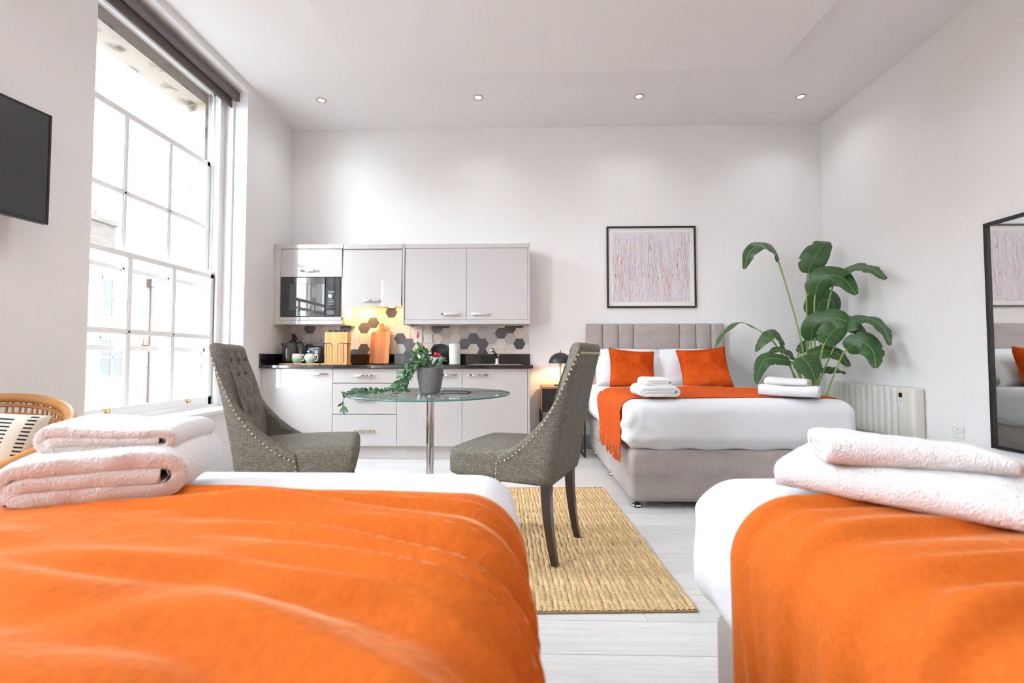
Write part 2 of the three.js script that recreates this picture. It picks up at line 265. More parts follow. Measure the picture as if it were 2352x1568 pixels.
// ---------------------------------------------------------------- outside: brick terrace across the street
{
  const brick = std(0xffffff, 0.95, { map: tex(512, 512, (u, v) => { const r = Math.floor(v * 24), uu = u * 8 + (r % 2) * 0.5, fx = uu - Math.floor(uu), fy = v * 24 - r; const mort = fx < 0.05 || fy < 0.14; const h = hash(Math.floor(uu) % 8, r); return mort ? c255(108, 104, 98) : lerp3(c255(84, 74, 64), c255(104, 92, 80), h); }, [1.8, 1.8]) });
  const pale = std(new THREE.Color(0.42, 0.41, 0.40), 0.8), slate = std(new THREE.Color(0.07, 0.072, 0.076), 0.8), dkGlass = phy(new THREE.Color(0.02, 0.022, 0.025), 0.3, { specularIntensity: 0.4 });
  const bd = thing('terraced_building', 'pale brick terrace with chimney seen across the street through the window', 'building', [-14, -5, -16]);
  const F = 0.0;
  obj('wall', box(-6, F, 0, 9.1, -14, 24), brick, bd);
  obj('cornice', [box(-0.1, F + 0.28, 9.05, 9.35, -14, 24), box(-0.1, F + 0.14, 8.9, 9.05, -14, 24)], pale, bd);
  obj('roof', new THREE.ExtrudeGeometry(new THREE.Shape([V(0, 0, 0), V(-6, 0, 0), V(-3.6, 1.2, 0), V(-2.6, 1.2, 0)].map((p) => new THREE.Vector2(p.x, p.y))), { depth: 38, bevelEnabled: false }).translate(0, 9.3, -14), slate, bd);
  obj('string_course', box(0, 0.06, 4.05, 4.17, -14, 24), std(new THREE.Color(0.09, 0.06, 0.05), 0.9), bd);
  for (const zc of [-9.4, -6.2, -2.9, 0.85, 4.0, 7.2, 10.4]) for (const [y0, y1] of [[7.35, 8.6], [5.35, 6.6], [4.3, 4.75], [2.2, 3.6]].filter((q) => q[1] - q[0] > 0.6)) {
    const wn = obj('window', [box(F - 0.02, F + 0.05, y0 - 0.06, y1 + 0.06, zc - 0.52, zc - 0.44), box(F - 0.02, F + 0.05, y0 - 0.06, y1 + 0.06, zc + 0.44, zc + 0.52), box(F - 0.02, F + 0.05, y1, y1 + 0.06, zc - 0.5, zc + 0.5), box(F - 0.02, F + 0.12, y0 - 0.1, y0, zc - 0.56, zc + 0.56), box(F - 0.02, F + 0.04, y0, y1, zc - 0.03, zc + 0.03), box(F - 0.02, F + 0.04, (y0 + y1) / 2 - 0.03, (y0 + y1) / 2 + 0.03, zc - 0.44, zc + 0.44)], pale, bd);
    for (const sz of [-1, 1]) for (const sy of [0, 1]) { const h = (y1 - y0) / 2; obj('pane', box(F - 0.01, F + 0.015, y0 + sy * h + 0.03, y0 + sy * h + h - 0.03, zc + (sz < 0 ? -0.44 : 0.03), zc + (sz < 0 ? -0.03 : 0.44)), dkGlass, wn); }
  }
  for (const zc of [-0.65, -8]) { const dp = obj('drainpipe', cyl(0.06, 0.06, 8.4, 10).translate(F + 0.1, 4.7, zc), std(new THREE.Color(0.03, 0.018, 0.016), 0.6), bd); obj('hopper', box(F + 0.02, F + 0.2, 8.6, 8.85, zc - 0.14, zc + 0.14), dp.material, dp); }
  for (const zc of [1.25, -11]) {
    const ch = obj('chimney', [box(-1.4, -0.3, 9.2, 10.55, zc - 0.75, zc + 0.55), box(-1.48, -0.22, 10.55, 10.72, zc - 0.83, zc + 0.63)], std(0xffffff, 0.95, { map: brick.map, color: new THREE.Color(0.22, 0.22, 0.22) }), bd);
    for (let k = 0; k < 4; k++) obj('chimney_pot', lathe([[0.1, 0], [0.12, 0.05], [0.1, 0.3 + 0.12 * (k % 2)], [0.13, 0.36 + 0.12 * (k % 2)], [0.1, 0.4 + 0.12 * (k % 2)]], 14).translate(-0.8, 10.7, zc - 0.58 + k * 0.33), std(new THREE.Color(0.10, 0.07, 0.055), 0.9), ch);
  }
  const road = obj('street', box(-60, -3.2, -5.3, -5.0, -60, 50), std(new THREE.Color(0.14, 0.14, 0.14), 0.9)); tag(road, 'grey street surface below the sash window', 'street');
}

// ---------------------------------------------------------------- ceiling downlights
{
  const ring = std(new THREE.Color(0.62, 0.52, 0.38), 0.35, { metalness: 0.6 });
  const lens = new THREE.MeshStandardMaterial({ color: 0xffffff, emissive: new THREE.Color(0.98, 0.985, 1.0), emissiveIntensity: 5 });
  const rows = [[[-1.93, -4.23], 'leftmost of the four ceiling downlights, nearest the window'], [[-0.42, -4.22], 'second ceiling downlight from the window, above the kitchen'], [[1.10, -4.24], 'third ceiling downlight from the window, above the wall picture'], [[2.63, -4.28], 'rightmost of the four ceiling downlights, above the potted plant'],
    [[-0.7, -2.25], 'unseen round ceiling light in the lowered panel above the glass table', 1], [[0.6, -2.25], 'unseen round ceiling light in the lowered panel above the jute rug', 1], [[1.85, -2.25], 'unseen round ceiling light in the lowered panel before the far bed', 1],
    [[-0.7, -0.75], 'unseen round ceiling light in the lowered panel above the left foreground bed', 1], [[0.6, -0.75], 'unseen round ceiling light in the lowered panel above the gap between the foreground beds', 1], [[1.85, -0.75], 'unseen round ceiling light in the lowered panel above the right foreground bed', 1]];
  for (const [[x, z], label, mid] of rows) {
    const k = mid ? 3 : 1;                            // lowered-panel lights are out of view, larger, placed to light the room evenly
    const d = thing('ceiling_downlight', label, 'downlight', [x, HC - (mid ? 0.085 : 0), z], 0, 'downlights in the ceiling');
    obj('ring', lathe([[0.030, -0.002], [0.034, -0.007], [0.044, -0.006], [0.047, 0.0], [0.030, 0.0]].map(([a, b]) => [a * k, b]), 32), ring, d);
    obj('lens', lathe([[0, -0.004], [0.02, -0.0038], [0.030, -0.001], [0.030, 0.0]].map(([a, b]) => [a * k, b]), 24), lens, d);
    const s = new THREE.SpotLight(new THREE.Color(0.94, 0.975, 1.0), mid ? SPOT_UNSEEN : SPOT, 0, mid ? 1.45 : 1.25, mid ? 0.45 : 1.0, 2); s.position.set(0, -0.012, 0); s.target.position.set(0, -3, 0); s.castShadow = true; s.shadow.radius = mid ? 4.4 : 1.4; d.add(s); d.add(s.target); s.name = 'beam'; s.target.name = 'beam_target';
  }
}

// ---------------------------------------------------------------- kitchen
const bowHandle = (() => {                            // chrome bow handle, 0.18 long along x
  const sh = new THREE.Shape(); const n = 16, L = 0.09;
  for (let i = 0; i <= n; i++) { const x = -L + 2 * L * i / n, y = 0.026 - 0.010 * Math.pow(Math.abs(x / L), 2) * 1.0; i ? sh.lineTo(x, y) : sh.moveTo(x, y); }
  sh.lineTo(L, 0); sh.lineTo(L - 0.022, 0); sh.lineTo(L - 0.026, 0.010);
  for (let i = n; i >= 0; i--) { const x = (-L + 0.026) + 2 * (L - 0.026) * i / n, y = 0.019 - 0.008 * Math.pow(Math.abs(x / L), 2); sh.lineTo(x, y); }
  sh.lineTo(-L + 0.022, 0); sh.lineTo(-L, 0); sh.closePath();
  const g = new THREE.ExtrudeGeometry(sh, { depth: 0.016, bevelEnabled: true, bevelSize: 0.0015, bevelThickness: 0.0015, bevelSegments: 2 });
  g.rotateX(Math.PI / 2); g.translate(0, 0.008, 0); return clean(g);
})();
// after the rotation above the handle's outward side points to +z
const DZ = -4.25, CT = 0.855;
function baseUnit(x0, x1, label, build) {
  const u = thing('base_cabinet', label, 'cabinet', [(x0 + x1) / 2, 0, ZB], 0, 'kitchen base cabinets');
  const w = (x1 - x0) / 2, zc = DZ - ZB - 0.021;
  obj('carcass', box(-w, w, 0.128, CT - 0.001, 0.008, zc), M.carcass, u);
  build(u, w); return u;
}
function front(u, name, w, y0, y1, hx, hy, z = DZ - ZB, parentOff) {
  const d = obj(name, rbox(-w + 0.0015, w - 0.0015, y0 + 0.0015, y1 - 0.0015, z - 0.019, z, 0.002), M.gloss, u);
  obj('handle', bowHandle, M.chrome, d, [hx, hy, z - 0.0005]);
  return d;
}
baseUnit(-2.398, -1.788, 'pale gloss base cabinet with one door, nearest the window', (u, w) => { front(u, 'door', w, 0.128, CT - 0.004, 0.165, 0.80); });
baseUnit(-1.788, -1.180, 'pale gloss base cabinet with three drawers', (u, w) => { front(u, 'drawer', w, 0.715, CT - 0.004, 0.0, 0.785); front(u, 'drawer', w, 0.425, 0.712, 0.0, 0.56); front(u, 'drawer', w, 0.128, 0.421, 0.0, 0.272); });
baseUnit(-1.180, -0.567, 'pale gloss base cabinet behind the grey pot, between drawers and right end', (u, w) => { front(u, 'door', w, 0.128, CT - 0.004, 0.165, 0.793); });
baseUnit(-0.567, 0.043, 'pale gloss base cabinet at the right end beside the nightstand', (u, w) => { front(u, 'door', w, 0.128, CT - 0.004, -0.155, 0.793); });
tag(obj('end_panel', rbox(0.045, 0.064, 0, CT - 0.001, ZB + 0.026, DZ + 0.004, 0.002), M.gloss), 'pale gloss end panel closing the base cabinets', 'panel');
tag(obj('filler_panel', rbox(-2.477, -2.401, 0.0, CT - 0.001, DZ - 0.05, DZ - 0.012, 0.002), M.carcass), 'narrow greige filler strip between base cabinets and window wall', 'panel');
tag(obj('plinth', rbox(-2.398, 0.044, 0.001, 0.126, DZ - 0.075, DZ - 0.055, 0.001), M.carcass), 'greige plinth board under the base cabinets', 'plinth');
{
  const wt = thing('worktop', 'black speckled granite worktop with upstands', 'worktop', [0, CT, 0]);
  obj('slab', rbox(XL + 0.002, 0.095, 0, 0.030, ZB + 0.002, DZ + 0.035, 0.004), M.granite, wt);
  obj('upstand', rbox(XL + 0.02, 0.075, 0.0302, 0.135, ZB + 0.002, ZB + 0.02, 0.002), M.granite, wt);
  obj('upstand', rbox(XL + 0.002, XL + 0.02, 0.0302, 0.135, ZB + 0.002, DZ + 0.03, 0.002), M.granite, wt);
}
const TOP = CT + 0.0305;
// wall cabinets
const UZ = -4.45, UT = 2.08, UB = 1.283;
{
  const u = thing('wall_cabinet', 'pale gloss wall cabinet holding the built-in microwave', 'cabinet', [0, UB, ZB], 0, 'kitchen wall cabinets');
  const z1 = UZ - ZB, x0 = -2.425, x1 = -1.797;
  obj('carcass', [box(x0, x0 + 0.018, 0.01, UT - UB, 0.002, z1 - 0.022), box(x1 - 0.018, x1, 0.01, UT - UB, 0.002, z1 - 0.022), box(x0, x1, 0.475, 0.49, 0.002, z1 - 0.022), box(x0, x1, 0.045, 0.06, 0.002, z1 - 0.022), box(x0, x1, UT - UB - 0.02, UT - UB, 0.002, z1 - 0.022), box(x0 + 0.018, x1 - 0.018, 0.06, UT - UB - 0.02, 0.002, 0.01)], M.carcass, u);
  obj('cornice', rbox(x0 - 0.05, x1 + 0.012, UT - UB - 0.043, UT - UB, z1 - 0.019, z1 + 0.004, 0.002), M.gloss, u);
  obj('filler', rbox(-2.478, x0 + 0.012, 0, UT - UB, z1 - 0.02, z1 + 0.002, 0.002), M.carcass, u);
  obj('pelmet', rbox(x0 + 0.012, x1 + 0.012, 0, 0.04, z1 - 0.019, z1 + 0.004, 0.002), M.gloss, u);
  obj('lower_rail', rbox(x0 + 0.014, x1, 0.042, 0.074, z1 - 0.019, z1, 0.002), M.gloss, u);
  const d = obj('flap_door', rbox(x0 + 0.014, x1, 0.473, UT - UB - 0.046, z1 - 0.019, z1, 0.002), M.gloss, u);
  obj('handle', bowHandle, M.chrome, d, [-2.118, 0.533, z1 - 0.0005]);
  obj('side_panel', rbox(x1 + 0.001, x1 + 0.016, 0, UT - UB, 0.002, z1 - 0.0195, 0.001), M.gloss, u);
}
{
  const w = 0.294, m = thing('microwave', 'black built-in microwave oven with a chrome dial', 'microwave', [-2.111, UB + 0.077, UZ]);
  const H = 0.393;
  obj('body', box(-0.27, 0.27, 0.003, H - 0.02, -0.31, -0.02), M.blackPlastic, m);
  obj('front_panel', rbox(-w, w, 0, H, -0.02, 0.0, 0.003), M.blackGloss, m);
  const d = obj('door', rbox(-w + 0.003, 0.152, 0.003, H - 0.003, 0.0004, 0.008, 0.003), M.blackGloss, m);
  obj('door_window', rbox(-0.205, 0.146, 0.06, 0.325, 0.0082, 0.0095, 0.0006, 1), phy(new THREE.Color(0.02, 0.024, 0.028), 0.02, { clearcoat: 1, clearcoatRoughness: 0.0, ior: 1.9 }), d);
  const fr = 0.004; obj('window_frame', [box(-0.209, 0.150, 0.325, 0.325 + fr, 0.0082, 0.0105), box(-0.209, 0.150, 0.06 - fr, 0.06, 0.0082, 0.0105), box(-0.209, -0.205, 0.06, 0.325, 0.0082, 0.0105), box(0.146, 0.150, 0.06, 0.325, 0.0082, 0.0105)], M.blackPlastic, d);
  obj('display', box(0.178, 0.240, 0.27, 0.308, 0.0005, 0.002), std(new THREE.Color(0.03, 0.03, 0.035), 0.1), m);
  for (const y of [0.252, 0.240, 0.165, 0.150, 0.135, 0.118]) obj('marking', box(0.182, 0.236, y, y + 0.003, 0.0003, 0.0012), std(new THREE.Color(0.45, 0.46, 0.48), 0.5), m);
  obj('dial', lathe([[0, 0.014], [0.018, 0.013], [0.021, 0.010], [0.023, 0.0]], 28).rotateX(Math.PI / 2).translate(0.206, 0.203, 0), M.chrome, m);
  obj('door_button', rbox(0.17, 0.247, 0.018, 0.062, 0.0003, 0.006, 0.002), std(new THREE.Color(0.10, 0.105, 0.115), 0.35), m);
  obj('door_catch_strip', rbox(0.178, 0.240, 0.082, 0.104, 0.0003, 0.003, 0.001), M.blackPlastic, m);
}
{
  const u = thing('extractor_cabinet', 'pale gloss cooker hood cabinet with tilted front and warm light below', 'cabinet', [-1.487, 0, ZB]);
  const z1 = UZ - ZB, w = 0.290;
  obj('carcass', [box(-w, w, 1.52, UT, 0.012, z1 - 0.055), box(-w, w, UT - 0.05, UT, z1 - 0.055, z1 - 0.022)], M.carcass, u);
  obj('cornice', rbox(-w - 0.002, w + 0.002, UT - 0.046, UT - 0.001, z1 - 0.019, z1 + 0.004, 0.002), M.gloss, u);
  obj('hood', [box(-w + 0.01, w - 0.01, 1.475, 1.52, 0.02, z1 - 0.03)], std(new THREE.Color(0.45, 0.45, 0.46), 0.35, { metalness: 0.8 }), u);
  const d = obj('tilted_front', rbox(-0.302, 0.290, -0.572, 0, -0.019, 0, 0.002), M.gloss, u, [0, UT - 0.052, z1 - 0.012], [-0.055, 0, 0]);
  obj('handle', bowHandle, M.chrome, d, [0.0, -0.515, -0.0005]);
  const wm = new THREE.MeshStandardMaterial({ color: 0xffffff, emissive: new THREE.Color(1.0, 0.62, 0.22), emissiveIntensity: 9 });
  for (const x of [-0.2, 0.14]) {
    obj('hood_lamp', cyl(0.028, 0.028, 0.006, 20).translate(x, 1.472, 0.18), wm, u);
    const l = new THREE.PointLight(new THREE.Color(1, 0.55, 0.18), x < 0 ? 0.5 : 0.1, 0, 2); l.position.set(x, 1.452, 0.18); l.castShadow = true; l.shadow.radius = 1.2; l.name = 'hood_glow'; u.add(l);
  }
}
{
  const u = thing('wall_cabinet', 'wide pale gloss wall cabinet with two doors beside the picture', 'cabinet', [0, UB, ZB], 0, 'kitchen wall cabinets');
  const z1 = UZ - ZB, x0 = -1.188, x1 = 0.070;
  obj('carcass', box(x0 + 0.02, x1 - 0.02, 0.05, UT - UB, 0.012, z1 - 0.021), M.carcass, u);
  obj('side_panel', rbox(x0, x0 + 0.019, 0, UT - UB + 0.004, 0.002, z1 + 0.008, 0.002), M.gloss, u);
  obj('side_panel', rbox(x1 - 0.019, x1, 0, UT - UB + 0.004, 0.002, z1 + 0.008, 0.002), M.gloss, u);
  obj('cornice', rbox(x0 + 0.02, x1 - 0.02, UT - UB - 0.043, UT - UB, z1 - 0.019, z1 + 0.002, 0.002), M.gloss, u);
  obj('pelmet', rbox(x0 + 0.02, x1 - 0.02, 0, 0.042, z1 - 0.019, z1 + 0.002, 0.002), M.gloss, u);
  for (const [a, b, hx] of [[x0 + 0.022, -0.557, -0.71], [-0.554, x1 - 0.022, -0.41]]) { const d = obj('door', rbox(a, b, 0.045, UT - UB - 0.046, z1 - 0.019, z1, 0.002), M.gloss, u); obj('handle', bowHandle, M.chrome, d, [hx, 0.100, z1 - 0.0005]); }
}

// hexagonal tiles, each clipped to the tiled area
{
  const s = 0.0648, cx = 1.5 * s, cy = Math.sqrt(3) * s, g2 = 0.0011;
  function clipPoly(poly, nx, ny, c) { const out = []; for (let i = 0; i < poly.length; i++) { const a = poly[i], b = poly[(i + 1) % poly.length], da = a[0] * nx + a[1] * ny - c, db = b[0] * nx + b[1] * ny - c; if (da <= 0) out.push(a); if (da * db < 0) { const t = da / (da - db); out.push([a[0] + (b[0] - a[0]) * t, a[1] + (b[1] - a[1]) * t]); } } return out; }
  const area = (p) => Math.abs(p.reduce((q, a, i) => { const b = p[(i + 1) % p.length]; return q + a[0] * b[1] - a[1] * b[0]; }, 0)) / 2;
  const glz = (r, g, b) => phy(new THREE.Color().setStyle(`rgb(${r},${g},${b})`), 0.3, { clearcoat: 0.35, clearcoatRoughness: 0.12, bumpMap: noiseTex, bumpScale: 0.0004 });
  const TM = { cream: [glz(236, 226, 214), glz(232, 220, 206), glz(240, 232, 222)], grey: [glz(212, 208, 205), glz(205, 202, 200)], dark: [glz(86, 84, 88), glz(76, 74, 78), glz(94, 92, 97)] };
  const full = [...Array(6)].map((_, i) => { const a = i * Math.PI / 3; return [(s - g2) * Math.cos(a), (s - g2) * Math.sin(a)]; });
  const y0r = 1.099;                                  // centre height of the row line of column 0
  const dark = new Set(['-5,1', '-4,2', '-1,0', '-2,0', '0,0', '0,-1', '-5,-1', '-8,-1', '-8,0', '-9,0', '2,1', '3,1', '4,2', '4,0', '-10,3', '-12,2', '-13,1', '-13,-1', '-14,-1', '-15,1', '-19,1', '-19,-1', '-21,0', '-17,-1']);
  const grey = new Set(['-4,1', '-4,0', '-4,-1', '-2,1', '-2,2', '0,1', '0,2', '1,0', '1,1', '3,0', '5,0', '-7,0', '-18,0', '-20,1', '-16,0', '-11,0', '-9,-1', '-3,-1', '-20,0', '-22,1']);
  function wallTiles(th, label, regions, place, kx, darkSet, greySet) {
    const t = thing('tile_splashback', label, 'tiles', [0, 0, 0], 0, 'hexagonal wall tiles');
    place(t);
    regions.forEach(([a0, a1, b0, b1]) => obj('grout', box(a0, a1, b0, b1, 0.0005, 0.004), std(new THREE.Color(0.66, 0.64, 0.61), 0.95), t));
    for (let k = kx[0]; k <= kx[1]; k++) for (let r = -3; r <= 6; r++) {
      // odd columns sit half a tile higher
      const odd = ((k % 2) + 2) % 2, X = k * cx + 0, Y = y0r + r * cy + odd * cy / 2;
      for (const [a0, a1, b0, b1] of regions) {
        let p = full.map((q) => [q[0] + X + kx[2], q[1] + Y]);
        p = clipPoly(p, 1, 0, a1 - g2); if (p.length) p = clipPoly(p, -1, 0, -(a0 + g2)); if (p.length) p = clipPoly(p, 0, 1, b1 - g2); if (p.length) p = clipPoly(p, 0, -1, -(b0 + g2));
        if (p.length < 3 || area(p) < 2e-5) continue;
        const key = k + ',' + r, set = darkSet.has(key) ? TM.dark : greySet.has(key) ? TM.grey : TM.cream;
        const g = new THREE.ExtrudeGeometry(new THREE.Shape(p.map((q) => new THREE.Vector2(...q))), { depth: 0.0045, bevelEnabled: true, bevelSize: 0.0007, bevelThickness: 0.0007, bevelOffset: -0.0007, bevelSegments: 1 }); g.translate(0, 0, 0.0028);
        obj('tile', uvBox(g), set[Math.floor(hash(k + 50, r + 9) * set.length)], t);
      }
    }
  }
  // column 0 lies at x = -0.425
  wallTiles(0, 'hexagonal cream, grey and charcoal tiles behind the worktop', [[XL + 0.012, -1.79, 0.992, 1.29], [-1.79, -1.19, 0.992, 1.53], [-1.19, 0.062, 0.992, 1.29]], (t) => t.position.set(0, 0, ZB), [-22, 6, -0.425], dark, grey);
  wallTiles(0, 'short return of hexagonal tiles on the window wall behind the kettle', [[0.010, 0.40, 0.992, 1.29]], (t) => { t.position.set(XL, 0, ZB); t.rotation.y = Math.PI / 2; t.scale.x = 1; }, [-5, 1, 0.03], new Set(['-2,1', '-1,1', '-4,0', '-3,-1', '-4,-1', '-2,-1']), new Set(['-3,0', '-1,0', '-2,0', '0,0']));
}

// ---------------------------------------------------------------- things on the splashback and worktop
function plate(name, label, cat, x, y, w, h, build, group) {
  const p = thing(name, label, cat, [x, y, ZB + 0.0085], 0, group);
  obj('faceplate', rbox(-w / 2, w / 2, -h / 2, h / 2, 0.0005, 0.010, 0.003), M.white, p);
  for (const s of [-1, 1]) obj('screw', cyl(0.0035, 0.0035, 0.002, 10).rotateX(Math.PI / 2).translate(h > w * 1.3 ? 0 : s * 0.033, h > w * 1.3 ? s * 0.058 : 0, 0.0105), std(new THREE.Color(0.25, 0.24, 0.22), 0.4), p);
  build(p); return p;
}
const rocker = (p) => obj('rocker', rbox(-0.011, 0.011, -0.02, 0.02, 0.0102, 0.015, 0.002), M.white, p);
plate('fused_switch', 'white switch plate nearest the kettle', 'switch', -2.300, 1.157, 0.086, 0.086, rocker, 'switches on the tiles');
plate('fused_switch', 'white switch plate above the toaster', 'switch', -2.194, 1.157, 0.086, 0.086, rocker, 'switches on the tiles');
plate('fused_switch', 'white switch plate half hidden by the wooden knife block', 'switch', -2.088, 1.157, 0.086, 0.086, rocker, 'switches on the tiles');
plate('cooker_switch', 'tall white cooker switch plate with a red rocker', 'switch', -1.111, 1.185, 0.092, 0.15, (p) => { obj('rocker', rbox(-0.011, 0.011, -0.022, 0.022, 0.0102, 0.017, 0.002), std(new THREE.Color(0.75, 0.02, 0.03), 0.3), p); obj('neon', box(-0.010, 0.010, 0.030, 0.038, 0.0102, 0.0125), std(new THREE.Color(0.2, 0.02, 0.06), 0.3), p); });
plate('fused_switch', 'white switch plate right of the red cooker switch', 'switch', -1.000, 1.157, 0.09, 0.09, rocker, 'switches on the tiles');

{ // kettle
  const k = thing('kettle', 'dark grey electric kettle with a loop handle', 'kettle', [-2.335, TOP, -4.52]);
  const km = phy(new THREE.Color(0.035, 0.036, 0.04), 0.3, { clearcoat: 0.4 });
  obj('base', lathe([[0, 0], [0.078, 0], [0.08, 0.012], [0.074, 0.02], [0, 0.02]], 32), M.blackPlastic, k);
  obj('body', lathe([[0, 0.022], [0.074, 0.022], [0.079, 0.04], [0.078, 0.10], [0.070, 0.17], [0.062, 0.21], [0.052, 0.218], [0, 0.222]], 36), km, k);
  obj('spout', new THREE.CylinderGeometry(0.010, 0.026, 0.06, 14).rotateZ(0.75).translate(-0.070, 0.19, 0), km, k);
  obj('lid_knob', lathe([[0, 0.24], [0.014, 0.236], [0.018, 0.225], [0.016, 0.218]], 16), M.blackPlastic, k);
  obj('handle', tube([[0.045, 0.214, 0], [0.10, 0.222, 0], [0.128, 0.18, 0], [0.126, 0.11, 0], [0.108, 0.055, 0], [0.072, 0.035, 0]], 0.0115, 30, 10), M.blackPlastic, k);
  obj('water_gauge', rbox(-0.008, 0.008, 0.06, 0.16, 0.0735, 0.08, 0.003), phy(new THREE.Color(0.5, 0.52, 0.54), 0.1), k);
}
{ // toaster
  const t = thing('toaster', 'dark blue-black two-slot toaster behind the mugs', 'toaster', [-2.135, TOP, -4.63]);
  const tm = phy(new THREE.Color(0.018, 0.026, 0.038), 0.25, { clearcoat: 0.5 });
  obj('body', softBox(0.22, 0.175, 0.15, 0.03, [22, 18, 14], (v) => { v.x *= 1 - 0.10 * (v.y / 0.175 + 0.5); }).translate(0, 0.1, 0), tm, t);
  obj('slot', box(-0.07, 0.07, 0.184, 0.189, -0.045, -0.015), M.gap, t); obj('slot', box(-0.07, 0.07, 0.184, 0.189, 0.015, 0.045), M.gap, t);
  for (const x of [-0.09, 0.09]) obj('foot', cyl(0.012, 0.012, 0.013, 12).translate(x, 0.0065, 0.04), M.blackPlastic, t);
  obj('lever', [rbox(-0.042, -0.012, 0.125, 0.138, 0.078, 0.1, 0.004), cyl(0.006, 0.006, 0.05, 10).translate(-0.027, 0.112, 0.079)], M.chrome, t);
  obj('control_strip', [rbox(0.03, 0.062, 0.130, 0.137, 0.0755, 0.080, 0.001), rbox(0.03, 0.062, 0.115, 0.122, 0.0755, 0.080, 0.001), rbox(0.03, 0.062, 0.100, 0.107, 0.0755, 0.080, 0.001)], M.chrome, t);
}
{ // tray and mugs
  const tr = thing('wooden_tray', 'thin pale wooden board under the two mugs', 'board', [-2.155, TOP, -4.42]);
  obj('panel', rbox(-0.195, 0.195, 0, 0.013, -0.09, 0.09, 0.004), M.blockWood, tr);
  const mugTex = tex(64, 256, (u, v) => { const n = pf(u, v, 8, 16, 3), e = v + (n - 0.5) * 0.16; return lerp3(c255(146, 190, 160), c255(238, 236, 228), step(0.27, 0.40, e)); });
  const mugM = phy(0xffffff, 0.2, { map: mugTex, clearcoat: 0.6 });
  for (const [x, lab] of [[-2.205, 'green and cream glazed mug nearer the kettle'], [-2.075, 'green and cream glazed mug nearer the knife block']]) {
    const m = thing('mug', lab, 'mug', [x, TOP + 0.0135, -4.40], 0.15, 'mugs on the wooden board');
    obj('cup', lathe([[0, 0.006], [0.03, 0], [0.034, 0.001], [0.046, 0.02], [0.051, 0.05], [0.048, 0.08], [0.043, 0.093], [0.0405, 0.093], [0.044, 0.08], [0.046, 0.05], [0.04, 0.02], [0, 0.012]], 36), mugM, m);
    obj('handle', tube([[0.046, 0.078, 0], [0.065, 0.082, 0.0], [0.075, 0.06, 0], [0.066, 0.03, 0], [0.048, 0.022, 0]].map(([a, b, c]) => [a * 0.96, b, c + a * 0.25]), 0.0055, 20, 8), std(new THREE.Color(0.72, 0.73, 0.68), 0.25), m);
  }
}
{ // knife block
  const k = thing('knife_block', 'pale wooden knife block with black wire loops and four black handles', 'knife block', [-1.83, TOP, -4.45]);
  obj('base', rbox(-0.135, 0.12, 0, 0.012, -0.06, 0.075, 0.003), M.blockWood, k);
  obj('block', rbox(-0.112, 0.112, 0.0125, 0.318, -0.05, 0.04, 0.003), M.blockWood, k);
  for (let i = 0; i < 4; i++) obj('knife_handle', rbox(-0.092 + i * 0.05, -0.058 + i * 0.05, 0.3185, 0.345, -0.02, 0.004, 0.003), M.blackPlastic, k);
  for (const s of [-1, 1]) obj('wire_loop', [tube([[s * 0.12, 0.205, -0.03], [s * 0.122, 0.207, 0.04], [s * 0.11, 0.207, 0.06], [s * 0.045, 0.207, 0.062], [s * 0.03, 0.19, 0.062], [s * 0.028, 0.16, 0.062], [s * 0.028, 0.013, 0.062]], 0.0028, 60, 6, false, 'centripetal'), cyl(0.0028, 0.0028, 0.194, 6).translate(s * 0.085, 0.11, 0.062), cyl(0.0028, 0.0028, 0.194, 6).translate(s * 0.121, 0.11, 0.045)], M.blackMetal, k);
}
{ // paddle board leaning on the tiles
  const b = thing('paddle_board', 'reddish wooden paddle chopping board leaning on the tiles', 'chopping board', [-1.487, TOP, -4.700]);
  b.rotation.x = -0.19;
  const sh = new THREE.Shape(); sh.moveTo(-0.1, 0.012); sh.quadraticCurveTo(-0.1, 0, -0.088, 0); sh.lineTo(0.088, 0); sh.quadraticCurveTo(0.1, 0, 0.1, 0.012); sh.lineTo(0.1, 0.30); sh.quadraticCurveTo(0.1, 0.335, 0.07, 0.336); sh.lineTo(0.045, 0.338); sh.quadraticCurveTo(0.028, 0.342, 0.027, 0.37); sh.lineTo(0.026, 0.40); sh.quadraticCurveTo(0.022, 0.428, 0, 0.43); sh.quadraticCurveTo(-0.022, 0.428, -0.026, 0.40); sh.lineTo(-0.027, 0.37); sh.quadraticCurveTo(-0.028, 0.342, -0.045, 0.338); sh.lineTo(-0.07, 0.336); sh.quadraticCurveTo(-0.1, 0.335, -0.1, 0.30); sh.closePath();
  const h = new THREE.Path(); h.absarc(0, 0.405, 0.008, 0, Math.PI * 2); sh.holes.push(h);
  const g = new THREE.ExtrudeGeometry(sh, { depth: 0.014, bevelEnabled: true, bevelSize: 0.002, bevelThickness: 0.002, bevelSegments: 2, curveSegments: 12 }); g.translate(0, 0.0025, 0.02);
  obj('board', uvBox(g), M.boardWood, b);
  obj('hanging_loop', tube([[0, 0.405, 0.038], [0.018, 0.385, 0.043], [0.022, 0.345, 0.043], [0.010, 0.36, 0.043], [0.002, 0.405, 0.03]], 0.0018, 24, 6), std(new THREE.Color(0.55, 0.36, 0.18), 0.9), b);
}
function leafGeo(L, W, bend = 0.2, nx = 2, ny = 6) {   // small leaf along +y, bent to +z, thin closed sheet
  return thickSheet((s, t) => { const w = W * Math.pow(Math.sin(Math.PI * Math.min(1, t * 0.97 + 0.03)), 0.8) * (1 - 0.25 * t); const x = (s - 0.5) * w; return V(x, t * L, Math.abs(x) * 0.35 + bend * L * t * t); }, nx, ny, 0.0006);
}
